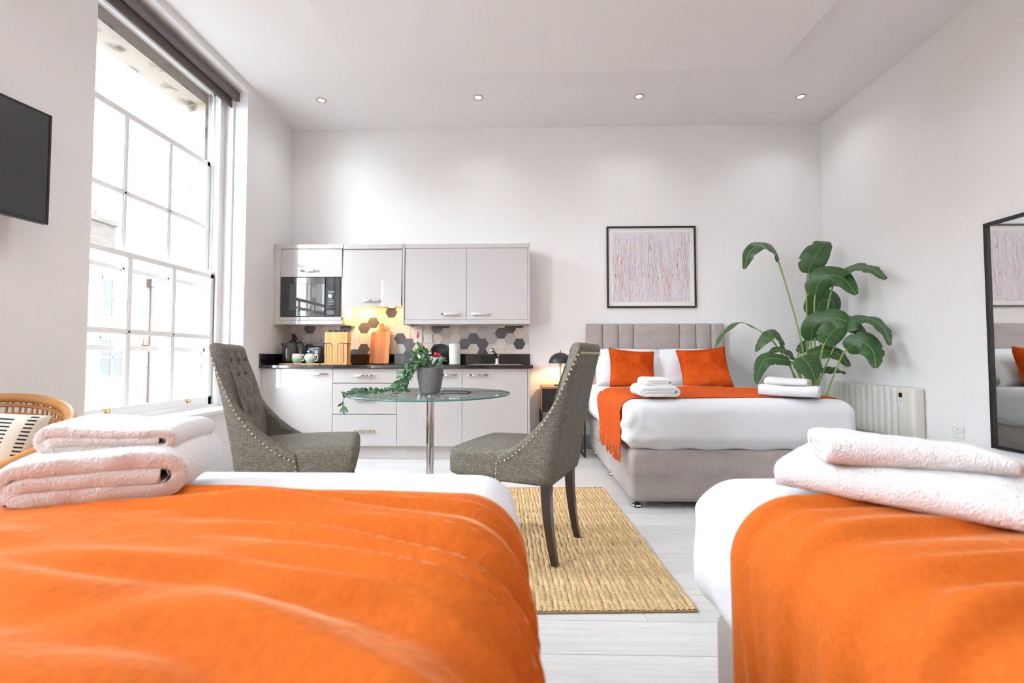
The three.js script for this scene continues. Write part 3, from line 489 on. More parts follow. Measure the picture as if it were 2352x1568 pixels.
{ // little plant in a white pot
  const p = thing('small_potted_plant', 'small bright green plant in a white pot on the worktop', 'plant', [-1.015, TOP, -4.56]);
  obj('pot', lathe([[0, 0], [0.032, 0], [0.036, 0.005], [0.044, 0.09], [0.047, 0.09], [0.047, 0.10], [0.042, 0.10], [0.038, 0.085], [0, 0.085]], 28), M.white, p);
  const lg = leafGeo(0.03, 0.02, 0.3), mats = [std(new THREE.Color(0.14, 0.30, 0.04), 0.6), std(new THREE.Color(0.26, 0.42, 0.06), 0.6), std(new THREE.Color(0.08, 0.20, 0.03), 0.6)];
  for (let i = 0; i < 110; i++) { const a = rr(0, 6.28), e = Math.acos(rr(-0.15, 1)), r = rr(0.55, 1); const m = obj('leaf', lg, mats[i % 3], p, [Math.sin(e) * Math.cos(a) * 0.085 * r, 0.115 + Math.cos(e) * 0.05 * r, Math.sin(e) * Math.sin(a) * 0.06 * r]); m.rotation.set(rr(-1.2, 1.2), a, rr(-1.2, 1.2)); }
  obj('stem', [...Array(7)].map((_, i) => tube([[0, 0.08, 0], [Math.cos(i) * 0.02, 0.11, Math.sin(i) * 0.02], [Math.cos(i) * 0.055, 0.14, Math.sin(i) * 0.04]], 0.0015, 8, 5)), std(new THREE.Color(0.12, 0.2, 0.04), 0.7), p);
}
{ // bowl of red sachets and black scoop
  const b = thing('white_bowl', 'small white bowl on the worktop holding red packets', 'bowl', [-0.86, TOP, -4.54]);
  obj('bowl', lathe([[0, 0.004], [0.03, 0.0], [0.034, 0.004], [0.06, 0.03], [0.083, 0.072], [0.080, 0.073], [0.055, 0.034], [0, 0.012]], 36), M.white, b);
  const red = phy(new THREE.Color(0.62, 0.02, 0.03), 0.25, { clearcoat: 0.6 });
  for (let i = 0; i < 7; i++) { const s = tag(obj('snack_packet', softBox(0.055, 0.034, 0.014, 0.006, [6, 4, 3], (v) => { v.z += 0.004 * Math.sin(v.x * 120 + i); v.y += 0.003 * Math.sin(v.x * 200 + i * 2); }), red, scene, [-0.848 + rr(-0.035, 0.035), TOP + 0.078 + rr(0, 0.022), -4.54 + rr(-0.03, 0.03)], [rr(-0.6, 0.6), rr(0, 3), rr(-0.7, 0.7)]), 'shiny red packet in the white bowl', 'packet', 'red packets in the bowl'); }
  for (const [x, lab, a] of [[-0.935, 'white packet standing behind the small white bowl', 0.25]]) tag(obj('paper_packet', rbox(-0.03, 0.03, 0.0, 0.085, -0.008, 0.008, 0.003), M.white, scene, [x, TOP, -4.63], [0, a, 0]), lab, 'packet');
  const d = thing('black_bowl', 'black tilted bowl propped behind the red packets', 'bowl', [-0.845, TOP, -4.665]);
  obj('bowl', lathe([[0, 0], [0.04, 0.002], [0.075, 0.02], [0.105, 0.05], [0.103, 0.053], [0.07, 0.026], [0, 0.01]], 32).rotateX(0.9).rotateZ(-0.35).translate(0, 0.098, -0.03), M.blackPlastic, d);
}
{ // kitchen roll
  const k = thing('paper_towel_roll', 'white paper towel roll standing on the worktop', 'paper roll', [-0.684, TOP, -4.56]);
  const pm = std(new THREE.Color(0.86, 0.85, 0.83), 0.95, { bumpMap: tex(128, 128, (u, v) => { const a = Math.sin(u * 6.283 * 8), b = Math.sin(v * 6.283 * 8); const k2 = 0.5 + 0.5 * a * b; return [k2, k2, k2]; }, [0.25, 0.25], false), bumpScale: 0.002 });
  obj('roll', lathe([[0.02, 0.0], [0.054, 0.0], [0.056, 0.004], [0.056, 0.206], [0.054, 0.21], [0.02, 0.21], [0.02, 0.0]], 40), pm, k);
  obj('core', lathe([[0.018, 0.001], [0.0199, 0.001], [0.0199, 0.209], [0.018, 0.209], [0.018, 0.001]], 24), M.oak, k);
}
{ // tap and sink
  const t = thing('mixer_tap', 'chrome single-lever kitchen mixer tap', 'tap', [-0.268, TOP, -4.70]);
  obj('body', lathe([[0, 0], [0.026, 0], [0.026, 0.006], [0.021, 0.012], [0.020, 0.085], [0.024, 0.09], [0.024, 0.10], [0.015, 0.112], [0, 0.114]], 28), M.chrome, t);
  obj('spout', tube([[0, 0.06, 0], [-0.005, 0.09, 0.05], [-0.02, 0.125, 0.11], [-0.035, 0.155, 0.15], [-0.042, 0.15, 0.175], [-0.043, 0.13, 0.182]], 0.0125, 30, 12), M.chrome, t);
  obj('lever', rbox(-0.006, 0.006, 0.112, 0.12, -0.06, 0.012, 0.003), M.chrome, t);
  const s = thing('inset_sink', 'low steel rim of the sink beside the tap', 'sink', [-0.26, TOP, -4.47]);
  obj('rim', [box(-0.26, 0.26, 0, 0.004, -0.17, -0.15), box(-0.26, 0.26, 0, 0.004, 0.14, 0.16), box(-0.26, -0.24, 0, 0.004, -0.15, 0.14), box(0.24, 0.26, 0, 0.004, -0.15, 0.14)], M.chrome, s);
  obj('basin', box(-0.24, 0.24, 0, 0.0015, -0.15, 0.14), std(new THREE.Color(0.3, 0.3, 0.31), 0.3, { metalness: 1 }), s);
}

// ---------------------------------------------------------------- rug
{
  const rug = thing('jute_rug', 'natural woven jute rug under the glass table', 'rug', [0.62, 0, -2.56], 0.043);
  const pitch = 0.0215, Lz = 1.61, n = 104;
  const jt = tex(256, 512, (u, v) => { const tw = 0.5 + 0.5 * Math.sin((v * 60 + u * 2) * 6.283), f = pf(u, v, 30, 90, 3), p = pf(u, v, 4, 10, 2); const k = 0.80 + 0.12 * tw + 0.2 * (f - 0.5) + 0.16 * (p - 0.5); return [0.985 * k, 0.85 * k, 0.64 * k]; }, [0.12, 0.5]);
  const jb = tex(128, 512, (u, v) => { const tw = 0.5 + 0.5 * Math.sin((v * 60 + u * 2) * 6.283), f = pf(u, v, 30, 90, 2); const k = 0.6 * tw + 0.4 * f; return [k, k, k]; }, [0.12, 0.5], false);
  const jm = [0, 1, 2].map((k) => std(new THREE.Color(1 - 0.05 * k, 1 - 0.06 * k, 1 - 0.08 * k), 0.95, { map: jt, bumpMap: jb, bumpScale: 0.004 }));
  const variants = [0, 1, 2, 3].map((k) => { const g = thickSheet((s, t) => { const z = (t - 0.5) * Lz, wob = 0.0045 * (vnoise(z * 22 + k * 40, k) - 0.5) * 2 + 0.002 * Math.sin(z * 55 + k); const a = Math.PI * s; return V(-Math.cos(a) * pitch * 0.60 + wob, 0.002 + Math.sin(a) * 0.009 * (0.85 + 0.3 * vnoise(z * 40, k + 7)), z); }, 5, 110, -0.001, [0.03, Lz]); return g; });
  for (let i = 0; i < n; i++) obj('braid', variants[i % 4], jm[(i * 7 + (i >> 2)) % 3], rug, [-pitch * (i + 0.5), 0.0005, 0], [0, (i % 3 === 0) ? Math.PI : 0, 0]);
  obj('backing', box(-pitch * n + 0.004, -0.004, 0.0004, 0.0022, -Lz / 2 + 0.004, Lz / 2 - 0.004), std(new THREE.Color(0.42, 0.30, 0.16), 0.95), rug);
  const em = std(new THREE.Color(0.30, 0.20, 0.11), 0.95);
  obj('edge_binding', [rbox(-pitch * n, 0, 0.001, 0.011, -Lz / 2 - 0.009, -Lz / 2 + 0.001, 0.004), rbox(-pitch * n, 0, 0.001, 0.009, Lz / 2 - 0.001, Lz / 2 + 0.006, 0.004)], em, rug);
}

// ---------------------------------------------------------------- glass table and things on it
{
  const t = thing('round_glass_table', 'round clear glass table on a chrome pedestal', 'table', [-0.535, 0.012, -2.625]);
  const R = 0.462, TT = 0.738;
  obj('glass_top', new THREE.CircleGeometry(R - 0.003, 96).rotateX(-Math.PI / 2).translate(0, TT - 0.0012, 0), M.tableGlass, t);
  const rim = new THREE.TorusGeometry(R - 0.004, 0.0049, 10, 120).rotateX(Math.PI / 2).translate(0, TT - 0.005, 0);
  obj('glass_edge', rim, M.glassEdge, t);
  obj('column', cyl(0.023, 0.023, TT - 0.045, 32).translate(0, (TT - 0.035) / 2, 0), M.chrome, t);
  obj('top_flange', lathe([[0.023, TT - 0.045], [0.028, TT - 0.035], [0.03, TT - 0.022], [0.085, TT - 0.020], [0.086, TT - 0.0105], [0, TT - 0.0105]], 40), M.chrome, t);
  obj('base', lathe([[0, 0], [0.22, 0], [0.222, 0.006], [0.20, 0.014], [0.08, 0.026], [0.04, 0.036], [0.026, 0.06], [0.0235, 0.08]], 56), M.chrome, t);
}
const TBL = 0.7505;
{
  const p = thing('trailing_plant', 'trailing green plant in a tapered grey pot on the glass table', 'plant', [-0.533, TBL, -2.61]);
  const potM = std(0xffffff, 0.9, { map: tex(256, 256, (u, v) => { const n = pf(u, v, 100, 100, 2), m = pf(u, v, 8, 8, 3); const k = 0.42 + 0.10 * (n - 0.5) + 0.05 * (m - 0.5); return [k, k, k * 1.02]; }), bumpMap: noiseTex, bumpScale: 0.001 });
  obj('pot', lathe([[0, 0], [0.052, 0], [0.056, 0.004], [0.066, 0.05], [0.074, 0.10], [0.0765, 0.142], [0.0755, 0.145], [0.071, 0.145], [0.068, 0.12], [0, 0.12]], 48), potM, p);
  obj('soil', cyl(0.069, 0.069, 0.004, 32).translate(0, 0.123, 0), std(new THREE.Color(0.03, 0.02, 0.015), 1), p);
  const lm = std(new THREE.Color(0.045, 0.14, 0.055), 0.45), young = std(new THREE.Color(0.10, 0.22, 0.13), 0.55);
  const lgs = [leafGeo(0.042, 0.022, 0.15), leafGeo(0.036, 0.02, 0.25), leafGeo(0.048, 0.024, 0.1)];
  const vines = [
    [[0, 0.13, 0], [-0.05, 0.19, 0.02], [-0.085, 0.205, 0.04], [-0.12, 0.16, 0.06], [-0.15, 0.09, 0.07], [-0.175, 0.04, 0.08]],
    [[0, 0.13, 0], [-0.04, 0.17, 0.03], [-0.075, 0.15, 0.05], [-0.11, 0.10, 0.07], [-0.13, 0.05, 0.09], [-0.12, 0.02, 0.11]],
    [[0, 0.13, 0.02], [-0.06, 0.17, 0.06], [-0.09, 0.13, 0.09], [-0.10, 0.08, 0.11], [-0.115, 0.03, 0.12], [-0.15, 0.008, 0.12]],
    [[-0.01, 0.13, 0.02], [-0.07, 0.15, 0.02], [-0.13, 0.11, 0.02], [-0.18, 0.05, 0.03], [-0.23, 0.014, 0.04], [-0.29, 0.012, 0.06], [-0.35, 0.016, 0.07], [-0.40, 0.014, 0.09]],
    [[-0.01, 0.13, 0], [-0.08, 0.14, -0.03], [-0.16, 0.06, -0.03], [-0.24, 0.012, 0.0], [-0.32, 0.012, -0.02], [-0.38, 0.016, -0.01], [-0.42, 0.012, 0.01]],
    [[-0.01, 0.13, 0.03], [-0.09, 0.13, 0.07], [-0.15, 0.05, 0.12], [-0.23, 0.012, 0.15], [-0.31, 0.013, 0.19], [-0.385, 0.008, 0.235], [-0.405, -0.02, 0.25], [-0.405, -0.075, 0.252]],
    [[0, 0.13, 0], [-0.02, 0.19, 0.02], [-0.035, 0.24, 0.03], [-0.05, 0.265, 0.04]],
    [[0, 0.13, 0], [0.01, 0.18, 0.02], [-0.01, 0.22, 0.02], [-0.04, 0.235, 0.02]],
    [[0, 0.13, 0], [0.03, 0.16, 0.03], [0.06, 0.18, 0.03], [0.07, 0.165, 0.04]],
    [[0, 0.13, 0.01], [0.03, 0.17, -0.01], [0.05, 0.19, 0.0], [0.075, 0.185, 0.0]],
    [[0, 0.13, 0.02], [-0.02, 0.17, 0.06], [-0.05, 0.175, 0.08], [-0.08, 0.15, 0.085]],
    [[0, 0.13, 0.0], [-0.05, 0.20, -0.02], [-0.07, 0.225, -0.02], [-0.09, 0.215, -0.01]]];
  const stems = [];
  const up = V(0, 1, 0), q = new THREE.Quaternion();
  vines.forEach((pts, vi) => {
    const cv = new THREE.CatmullRomCurve3(pts.map((a) => V(...a))), L = cv.getLength(); stems.push(new THREE.TubeGeometry(cv, 24, 0.0016, 5));
    const n = Math.round(L / 0.0155);
    for (let i = 1; i <= n; i++) {
      const t = 0.12 + 0.88 * i / n, a = cv.getPointAt(Math.min(t, 1)), tg = cv.getTangentAt(Math.min(t, 1));
      const side = V(0, 1, 0).cross(tg); if (side.lengthSq() < 0.05) side.set(1, 0, 0.3); side.normalize().applyAxisAngle(tg, (i % 2 ? 0 : Math.PI) + rr(-0.9, 0.9));
      const dir = side.multiplyScalar(0.9).addScaledVector(tg, 0.75).add(V(0, rr(-0.25, 0.3), rr(0, 0.2)));
      if (a.y < 0.03 && a.y > -0.01) dir.y = Math.max(dir.y, rr(0.02, 0.35));
      dir.normalize();
      const m = obj('leaf', lgs[i % 3], (i * 5 + vi * 3) % 7 < 1 ? young : lm, p, [a.x, a.y, a.z]);
      q.setFromUnitVectors(up, dir); m.quaternion.copy(q); m.rotateY(rr(-1.2, 1.2)); m.scale.setScalar(rr(0.75, 1.1));
    }
  });
  obj('vine_stem', stems, std(new THREE.Color(0.06, 0.13, 0.04), 0.6), p);
}
{
  const r = thing('remote_control', 'black remote control lying on the glass table', 'remote', [-0.375, TBL, -2.55], -0.25);
  obj('body', rbox(-0.085, 0.085, 0, 0.017, -0.023, 0.023, 0.007, 4), M.blackPlastic, r);
  const bm = std(new THREE.Color(0.10, 0.10, 0.11), 0.5);
  for (let i = 0; i < 9; i++) for (let j = -1; j <= 1; j++) obj('button', cyl(0.0045, 0.005, 0.002, 10).translate(-0.07 + i * 0.0165, 0.0178, j * 0.0135), bm, r);
}

// ---------------------------------------------------------------- upholstered dining chairs
function shellPlan(u) {                               // U in plan, u in 0..1: front of one side, round the back, front of the other
  const w = 0.255, xb = -0.245, xf = 0.035, r = 0.06, straight = xf - (xb + r), arc = Math.PI / 2 * r, back = 2 * (w - r), L = 2 * straight + 2 * arc + back;
  let d = u * L;
  if (d < straight) return { x: xf - d, z: -w, nx: 0, nz: 1, b: 0 };
  d -= straight; if (d < arc) { const a = d / r; return { x: xb + r - r * Math.sin(a), z: -w + r - r * Math.cos(a), nx: Math.sin(a), nz: Math.cos(a), b: a / (Math.PI / 2) }; }
  d -= arc; if (d < back) return { x: xb, z: -w + r + d, nx: 1, nz: 0, b: 1 };
  d -= back; if (d < arc) { const a = d / r; return { x: xb + r - r * Math.cos(a), z: w - r + r * Math.sin(a), nx: Math.cos(a), nz: -Math.sin(a), b: 1 - a / (Math.PI / 2) }; }
  d -= arc; return { x: xb + r + d, z: w, nx: 0, nz: -1, b: 0 };
}
const recline = (y) => 0.125 * Math.pow(clamp((y - 0.40) / 0.6, 0, 1.2), 1.25);
function rimHeight(p) { const t = clamp((0.035 - p.x) / 0.275, 0, 1); return 0.495 + 0.515 * swoop(t); }
function swoop(t) { const T = [[0, 0], [0.16, 0.036], [0.32, 0.095], [0.52, 0.205], [0.68, 0.33], [0.80, 0.47], [0.88, 0.62], [0.945, 0.80], [1, 1]]; for (let i = 1; i < T.length; i++) if (t <= T[i][0]) { const q = (t - T[i - 1][0]) / (T[i][0] - T[i - 1][0]); return T[i - 1][1] + (T[i][1] - T[i - 1][1]) * q; } return 1; }
const taper = (y) => 1 - 0.10 * clamp((y - 0.5) / 0.5, 0, 1);
const BTN = []; for (const [y, zs] of [[0.66, [-0.06, 0.06]], [0.76, [-0.12, 0, 0.12]], [0.86, [-0.06, 0.06]], [0.93, [-0.12, 0, 0.12]]]) for (const z of zs) BTN.push([y, z]);
function shellPoint(u, y, inward) {
  const p = shellPlan(u), k = taper(y);
  return V(p.x - recline(y) + p.nx * inward, y, p.z * k + p.nz * inward);
}
function chairShell() {
  const nU = 96, Y0 = 0.365, th = 0.058, nO = 16, nR = 8, nI = 22, pts = [], idx = [];
  for (let i = 0; i <= nU; i++) {
    const u = i / nU, h = rimHeight(shellPlan(u)), pl = shellPlan(u), loop = [];
    for (let j = 0; j <= nO; j++) loop.push([Y0 + (h - th / 2 - Y0) * j / nO, j === 0 ? 0.012 : 0]);
    for (let j = 1; j < nR; j++) { const a = Math.PI * j / nR; loop.push([h - th / 2 + Math.sin(a) * th / 2, th / 2 - Math.cos(a) * th / 2]); }
    for (let j = 0; j <= nI; j++) {
      const y = h - th / 2 + (Y0 - h + th / 2) * j / nI; let inw = th + 0.022 * pl.b * Math.sin(Math.PI * clamp((y - 0.45) / 0.5, 0, 1));
      const z = pl.z * taper(y);
      if (pl.b > 0.4) for (const [by, bz] of BTN) { const d2 = (y - by) ** 2 + (z - bz) ** 2; inw -= 0.022 * Math.exp(-d2 / 0.0006) + 0.006 * Math.exp(-d2 / 0.003); }
      loop.push([y, inw]);
    }
    for (const [y, n] of loop) { const q = shellPoint(u, y, n); pts.push(q.x, q.y, q.z); }
  }
  const m = nO + 1 + nR - 1 + nI + 1;
  for (let i = 0; i < nU; i++) for (let j = 0; j < m; j++) { const a = i * m + j, b = i * m + (j + 1) % m, c = a + m, d = b + m; idx.push(a, b, c, b, d, c); }
  for (const i of [0, nU]) for (let j = 1; j < m - 1; j++) i === 0 ? idx.push(0, j + 1, j) : idx.push(nU * m, nU * m + j, nU * m + j + 1);
  const g = new THREE.BufferGeometry(); g.setAttribute('position', new THREE.Float32BufferAttribute(pts, 3)); g.setIndex(idx); g.computeVertexNormals();
  return uvBox(g);
}
const chairGeo = (() => {
  const nails = [], ball = new THREE.SphereGeometry(0.0058, 8, 6);
  let last = null;
  for (let i = 0; i <= 2000; i++) { const u = 0.004 + 0.992 * i / 2000, h = rimHeight(shellPlan(u)); const q = shellPoint(u, h - 0.048, -0.001); if (!last || q.distanceTo(last) > 0.0225) { nails.push(ball.clone().translate(q.x, q.y, q.z)); last = q; } }
  for (const u of [0.006, 0.994]) for (let y = 0.378; y < 0.44; y += 0.0225) { const q = shellPoint(u, y, -0.001); nails.push(ball.clone().translate(q.x, q.y, q.z)); }
  const seat = softBox(0.52, 0.135, 0.50, 0.032, [30, 12, 30], (v) => { const a = 1 - (v.x / 0.27) ** 2, b = 1 - (v.z / 0.26) ** 2; if (v.y > 0) v.y += 0.024 * clamp(a, 0, 1) * clamp(b, 0, 1); v.z *= 1 - 0.03 * (v.x < -0.1 ? 1 : 0); }).translate(0.035, 0.437, 0);
  const leg = (x, z, dx, dz) => { const g = new THREE.BoxGeometry(0.046, 0.365, 0.046, 1, 8, 1); const p = g.attributes.position; for (let i = 0; i < p.count; i++) { const y = p.getY(i), t = 0.5 - y / 0.365, k = 1 - 0.36 * t; p.setXYZ(i, p.getX(i) * k + dx * t * t, y, p.getZ(i) * k + dz * t * t); } g.computeVertexNormals(); return g.translate(x, 0.1825, z); };
  return { shell: chairShell(), nails: merge(nails), seat, legs: [leg(0.245, -0.205, 0, 0), leg(0.245, 0.205, 0, 0), leg(-0.195, -0.185, -0.04, 0), leg(-0.195, 0.185, -0.04, 0)] };
})();
function chair(label, x, z, turn) {
  const c = thing('dining_chair', label, 'chair', [x, 0.012, z], turn, 'upholstered dining chairs');
  obj('seat', chairGeo.seat, M.chairFabric, c);
  obj('backrest', chairGeo.shell, M.chairFabric, c);
  stuff(obj('nailhead_trim', chairGeo.nails, M.nail, c));
  for (const [y, bz] of BTN) { const u = 0.5 + bz / 1.25, q = shellPoint(u, y, 0.058 + 0.004); obj('button', new THREE.SphereGeometry(0.010, 10, 8).scale(0.6, 1, 1), M.chairFabric, c, [q.x, q.y, bz]); }
  chairGeo.legs.forEach((g) => obj('leg', g, M.darkWood, c));
  return c;
}
chair('grey upholstered dining chair with buttoned back, on the window side of the glass table', -1.175, -2.38, 0.30);
chair('grey upholstered dining chair seen from behind, between the glass table and the made bed', -0.002, -2.358, Math.PI - 0.39);

// ---------------------------------------------------------------- beds
function divan(label, x0, x1, zHead, zFoot, headH) {
  const dir = Math.sign(zFoot - zHead), len = Math.abs(zFoot - zHead), w = (x1 - x0) / 2;
  const b = thing('divan_bed', label, 'bed', [(x0 + x1) / 2, 0, zHead], 0, 'grey velvet divan beds');
  const f = dir < 0 ? Math.PI : 0; b.rotation.y = f;      // local +z runs from head to foot
  obj('base', [softBox(w * 2, 0.335, len - 0.09, 0.035, [40, 10, 50]).translate(0, 0.035 + 0.1675, 0.09 + (len - 0.09) / 2)], M.velvet, b);
  for (const sx of [-1, 1]) for (const z of [0.2, len * 0.55, len - 0.05]) { const ft = obj('foot', lathe([[0, 0], [0.032, 0], [0.034, 0.008], [0.030, 0.016], [0.014, 0.022], [0.012, 0.036], [0, 0.036]], 24), M.blackGloss, b, [sx * (w - 0.05), 0.0, z]); obj('collar', cyl(0.031, 0.034, 0.008, 24).translate(0, 0.012, 0), M.chrome, ft); }
  const hb = new THREE.Group(); hb.name = 'headboard'; b.add(hb);
  const hw = w + 0.025, cols = [0.19, 0.19, 0.175, 0.54, 0.19, 0.175, 0.16], tot = cols.reduce((a, c) => a + c, 0); let x = -hw;
  obj('back_panel', box(-hw + 0.01, hw - 0.01, 0.3, headH - 0.012, 0.004, 0.03), M.velvet, hb);
  for (const c of cols.slice()) { const cw = c / tot * 2 * hw; obj('channel', softBox(cw - 0.001, headH - 0.3, 0.066, 0.016, [12, 20, 6], (v) => { if (v.z > 0) v.z += 0.012 * Math.cos(Math.PI * v.x / cw); }).translate(f ? -(x + cw / 2) : x + cw / 2, 0.3 + (headH - 0.3) / 2, 0.050), M.velvet, hb); x += cw; }
  return b;
}
function mattress(label, cx, hw, zHead, zFoot, y0, y1, k, cornerR = 0.095) {
  const d = Math.abs(zFoot - zHead), h = y1 - y0, zc = (zHead + zFoot) / 2, sg = Math.sign(zFoot - zHead);
  const g = softBox(hw * 2, h, d, cornerR, [90, 26, 120], (v, e) => {
    const nx = v.x / hw, nz = v.z / (d / 2), ny = (v.y + h / 2) / h;
    if (v.y > 0) v.y += 0.018 * (1 - nx * nx) * (1 - nz ** 4);
    const side = 1 - step(0.75, 1.0, ny);
    // gathered folds on the hanging sides, stronger at the corners
    const s = Math.atan2(v.z / d, v.x / hw) , ang = v.x * 1 + v.z * 1;
    const cornerness = Math.pow(Math.min(Math.abs(nx), Math.abs(nz)), 6);
    const fold = (0.0016 + 0.012 * cornerness) * side * Math.sin(ang * 34 + 3 * vnoise(ang * 9 + k, ny * 3) * 3) + 0.004 * side * (vnoise(ang * 7, ny * 4 + k) - 0.5);
    if (e.lengthSq() > 1e-10) { v.x += Math.sign(v.x) * fold * step(0.9, 1, Math.abs(nx)); v.z += Math.sign(v.z) * fold * step(0.93, 1, Math.abs(nz)); }
    // sheet is tucked in at the bottom
    const tuck = 0.03 * (1 - step(0.0, 0.3, ny)); v.x -= Math.sign(v.x) * tuck * step(0.85, 1, Math.abs(nx)); v.z -= Math.sign(v.z) * tuck * step(0.9, 1, Math.abs(nz));
    v.y += 0.004 * (fbm(v.x * 5 + k, v.z * 5, 3) - 0.45) + (ny < 0.06 ? 0.006 * Math.sin(ang * 21 + k) : 0);
  });
  const m = obj('mattress', g, M.sheet, scene, [cx, (y0 + y1) / 2, zc]);
  return tag(m, label, 'mattress', 'white sheeted mattresses');
}
// surface of a mattress: s runs across the bed (metres from the middle line), z along it
const bedSurf = (cx, hw, y1, r, drop) => (s, z, lift, zc, hd) => {
  const flat = hw - r, a = Math.abs(s), sg = Math.sign(s); let x, y, nx, ny;
  if (a <= flat) { x = a; y = y1; nx = 0; ny = 1; }
  else if (a < flat + r * Math.PI / 2) { const t = (a - flat) / r; x = flat + r * Math.sin(t); y = y1 - r + r * Math.cos(t); nx = Math.sin(t); ny = Math.cos(t); }
  else { const d = a - flat - r * Math.PI / 2; x = hw - 0.02 * d; y = y1 - r - d; nx = 1; ny = 0; }
  const crown = 0.018 * (1 - (x / hw) ** 2) * (1 - clamp((z - zc) / hd, -1, 1) ** 4);
  return V(cx + sg * (x + nx * lift), y + ny * (lift + crown), z);
};
// bed by the kitchen wall (far)
divan('grey velvet divan bed with channelled headboard against the far wall', 0.682, 2.045, ZB + 0.012, -2.925, 1.305);
mattress('white sheeted mattress on the far bed by the potted plant', 1.362, 0.728, -4.67, -2.885, 0.365, 0.685, 3.1, 0.085);
// two beds in the foreground
divan('grey velvet divan bed in the left foreground nearest the window', -1.345, -0.045, ZF - 0.012, -1.10, 1.2);
mattress('white sheeted mattress in the left foreground', -0.695, 0.685, 0.82, -1.17, 0.362, 0.672, 8.7);
divan('grey velvet divan bed in the right foreground nearest the mirror', 0.44, 1.74, ZF - 0.012, -1.10, 1.2);
mattress('white sheeted mattress in the right foreground', 1.09, 0.688, 0.82, -1.15, 0.352, 0.672, 15.2);

// plush throws over the foreground beds
function plush(name, label, mat, cx, hw, zFar, zNear, sL, sR, ridges, seedk) {
  const surf = bedSurf(cx, hw, 0.674, 0.10), nu = 210, nv = 170;
  const fn = (a, b) => {
    const s = sL + (sR - sL) * a, z0 = zNear + (zFar - zNear) * b;
    const z = z0 + 0.012 * Math.sin(s * 5 + seedk) * b;
    let l = 0.013 + 0.006 * (fbm(s * 6 + seedk, z * 6, 3) - 0.45);
    for (const [s0, z1, s1, z2, amp, wd] of ridges) {   // soft ridge along a curved line from (s0, z1) to (s1, z2)
      const t = (s - s0) / (s1 - s0); if (t < -0.25 || t > 1.25) continue;
      const amp2 = amp * (0.5 + vnoise(s * 5 + z1 * 31, z1 * 17)), tc = clamp(t, 0, 1), zr = z1 + (z2 - z1) * Math.pow(tc, 1.3) + 0.012 * Math.sin(t * 5 + z1 * 20), f = step(-0.2, 0.25, t) * (1 - step(0.95, 1.25, t)), d = (z - zr) / wd;
      l += amp2 * f * (Math.exp(-d * d * (d > 0 ? 2.2 : 0.5)) - 0.55 * Math.exp(-((d - 1.3) ** 2) * 1.4));
    }
    l += 0.005 * Math.exp(-(((b - 0.985) / 0.012) ** 2)) + 0.003 * Math.exp(-(((b - 0.945) / 0.01) ** 2));   // rolled hem
    return surf(s, z, Math.max(l, 0.007), -0.15, 0.95);
  };
  const g = thickSheet(fn, nu, nv, 0.006, [sR - sL, zNear - zFar]);
  return tag(obj(name, g, mat), label, 'throw', 'plush throws');
}
plush('plush_throw', 'orange plush throw across the left foreground bed, nearest the window', M.plush, -0.695, 0.685, -0.875, 0.75, -1.10, 1.10,
  [[0.10, -0.78, 0.95, -0.62, 0.017, 0.026], [0.20, -0.74, 0.98, -0.52, 0.028, 0.024], [0.30, -0.67, 1.0, -0.42, 0.020, 0.022], [0.38, -0.60, 0.98, -0.34, 0.026, 0.026], [0.46, -0.53, 1.0, -0.22, 0.020, 0.026], [0.34, -0.44, 0.95, -0.14, 0.022, 0.03], [-0.4, -0.835, 0.9, -0.77, 0.010, 0.016], [-0.55, -0.63, -0.05, -0.60, 0.010, 0.026], [-0.25, -0.53, 0.2, -0.48, 0.012, 0.03], [-0.62, -0.52, -0.3, -0.40, 0.014, 0.03], [-0.2, -0.4, 0.35, -0.34, 0.014, 0.034], [0.1, -0.57, 0.5, -0.50, 0.012, 0.022]], 2.0);
plush('plush_throw', 'orange plush throw over the right foreground bed, nearest the mirror', M.plush, 1.09, 0.688, -0.885, 0.75, -1.12, 1.10,
  [[-0.2, -0.72, -0.95, -0.72, 0.009, 0.022], [-0.1, -0.6, -0.95, -0.56, 0.014, 0.026], [0.1, -0.55, -0.9, -0.44, 0.014, 0.026], [0.1, -0.45, -1.0, -0.30, 0.018, 0.034], [0.3, -0.66, -0.5, -0.62, 0.008, 0.022], [-0.3, -0.84, -1.0, -0.80, 0.006, 0.016], [0.0, -0.36, -0.9, -0.16, 0.016, 0.032], [0.3, -0.5, -0.3, -0.46, 0.010, 0.026]], 5.0);

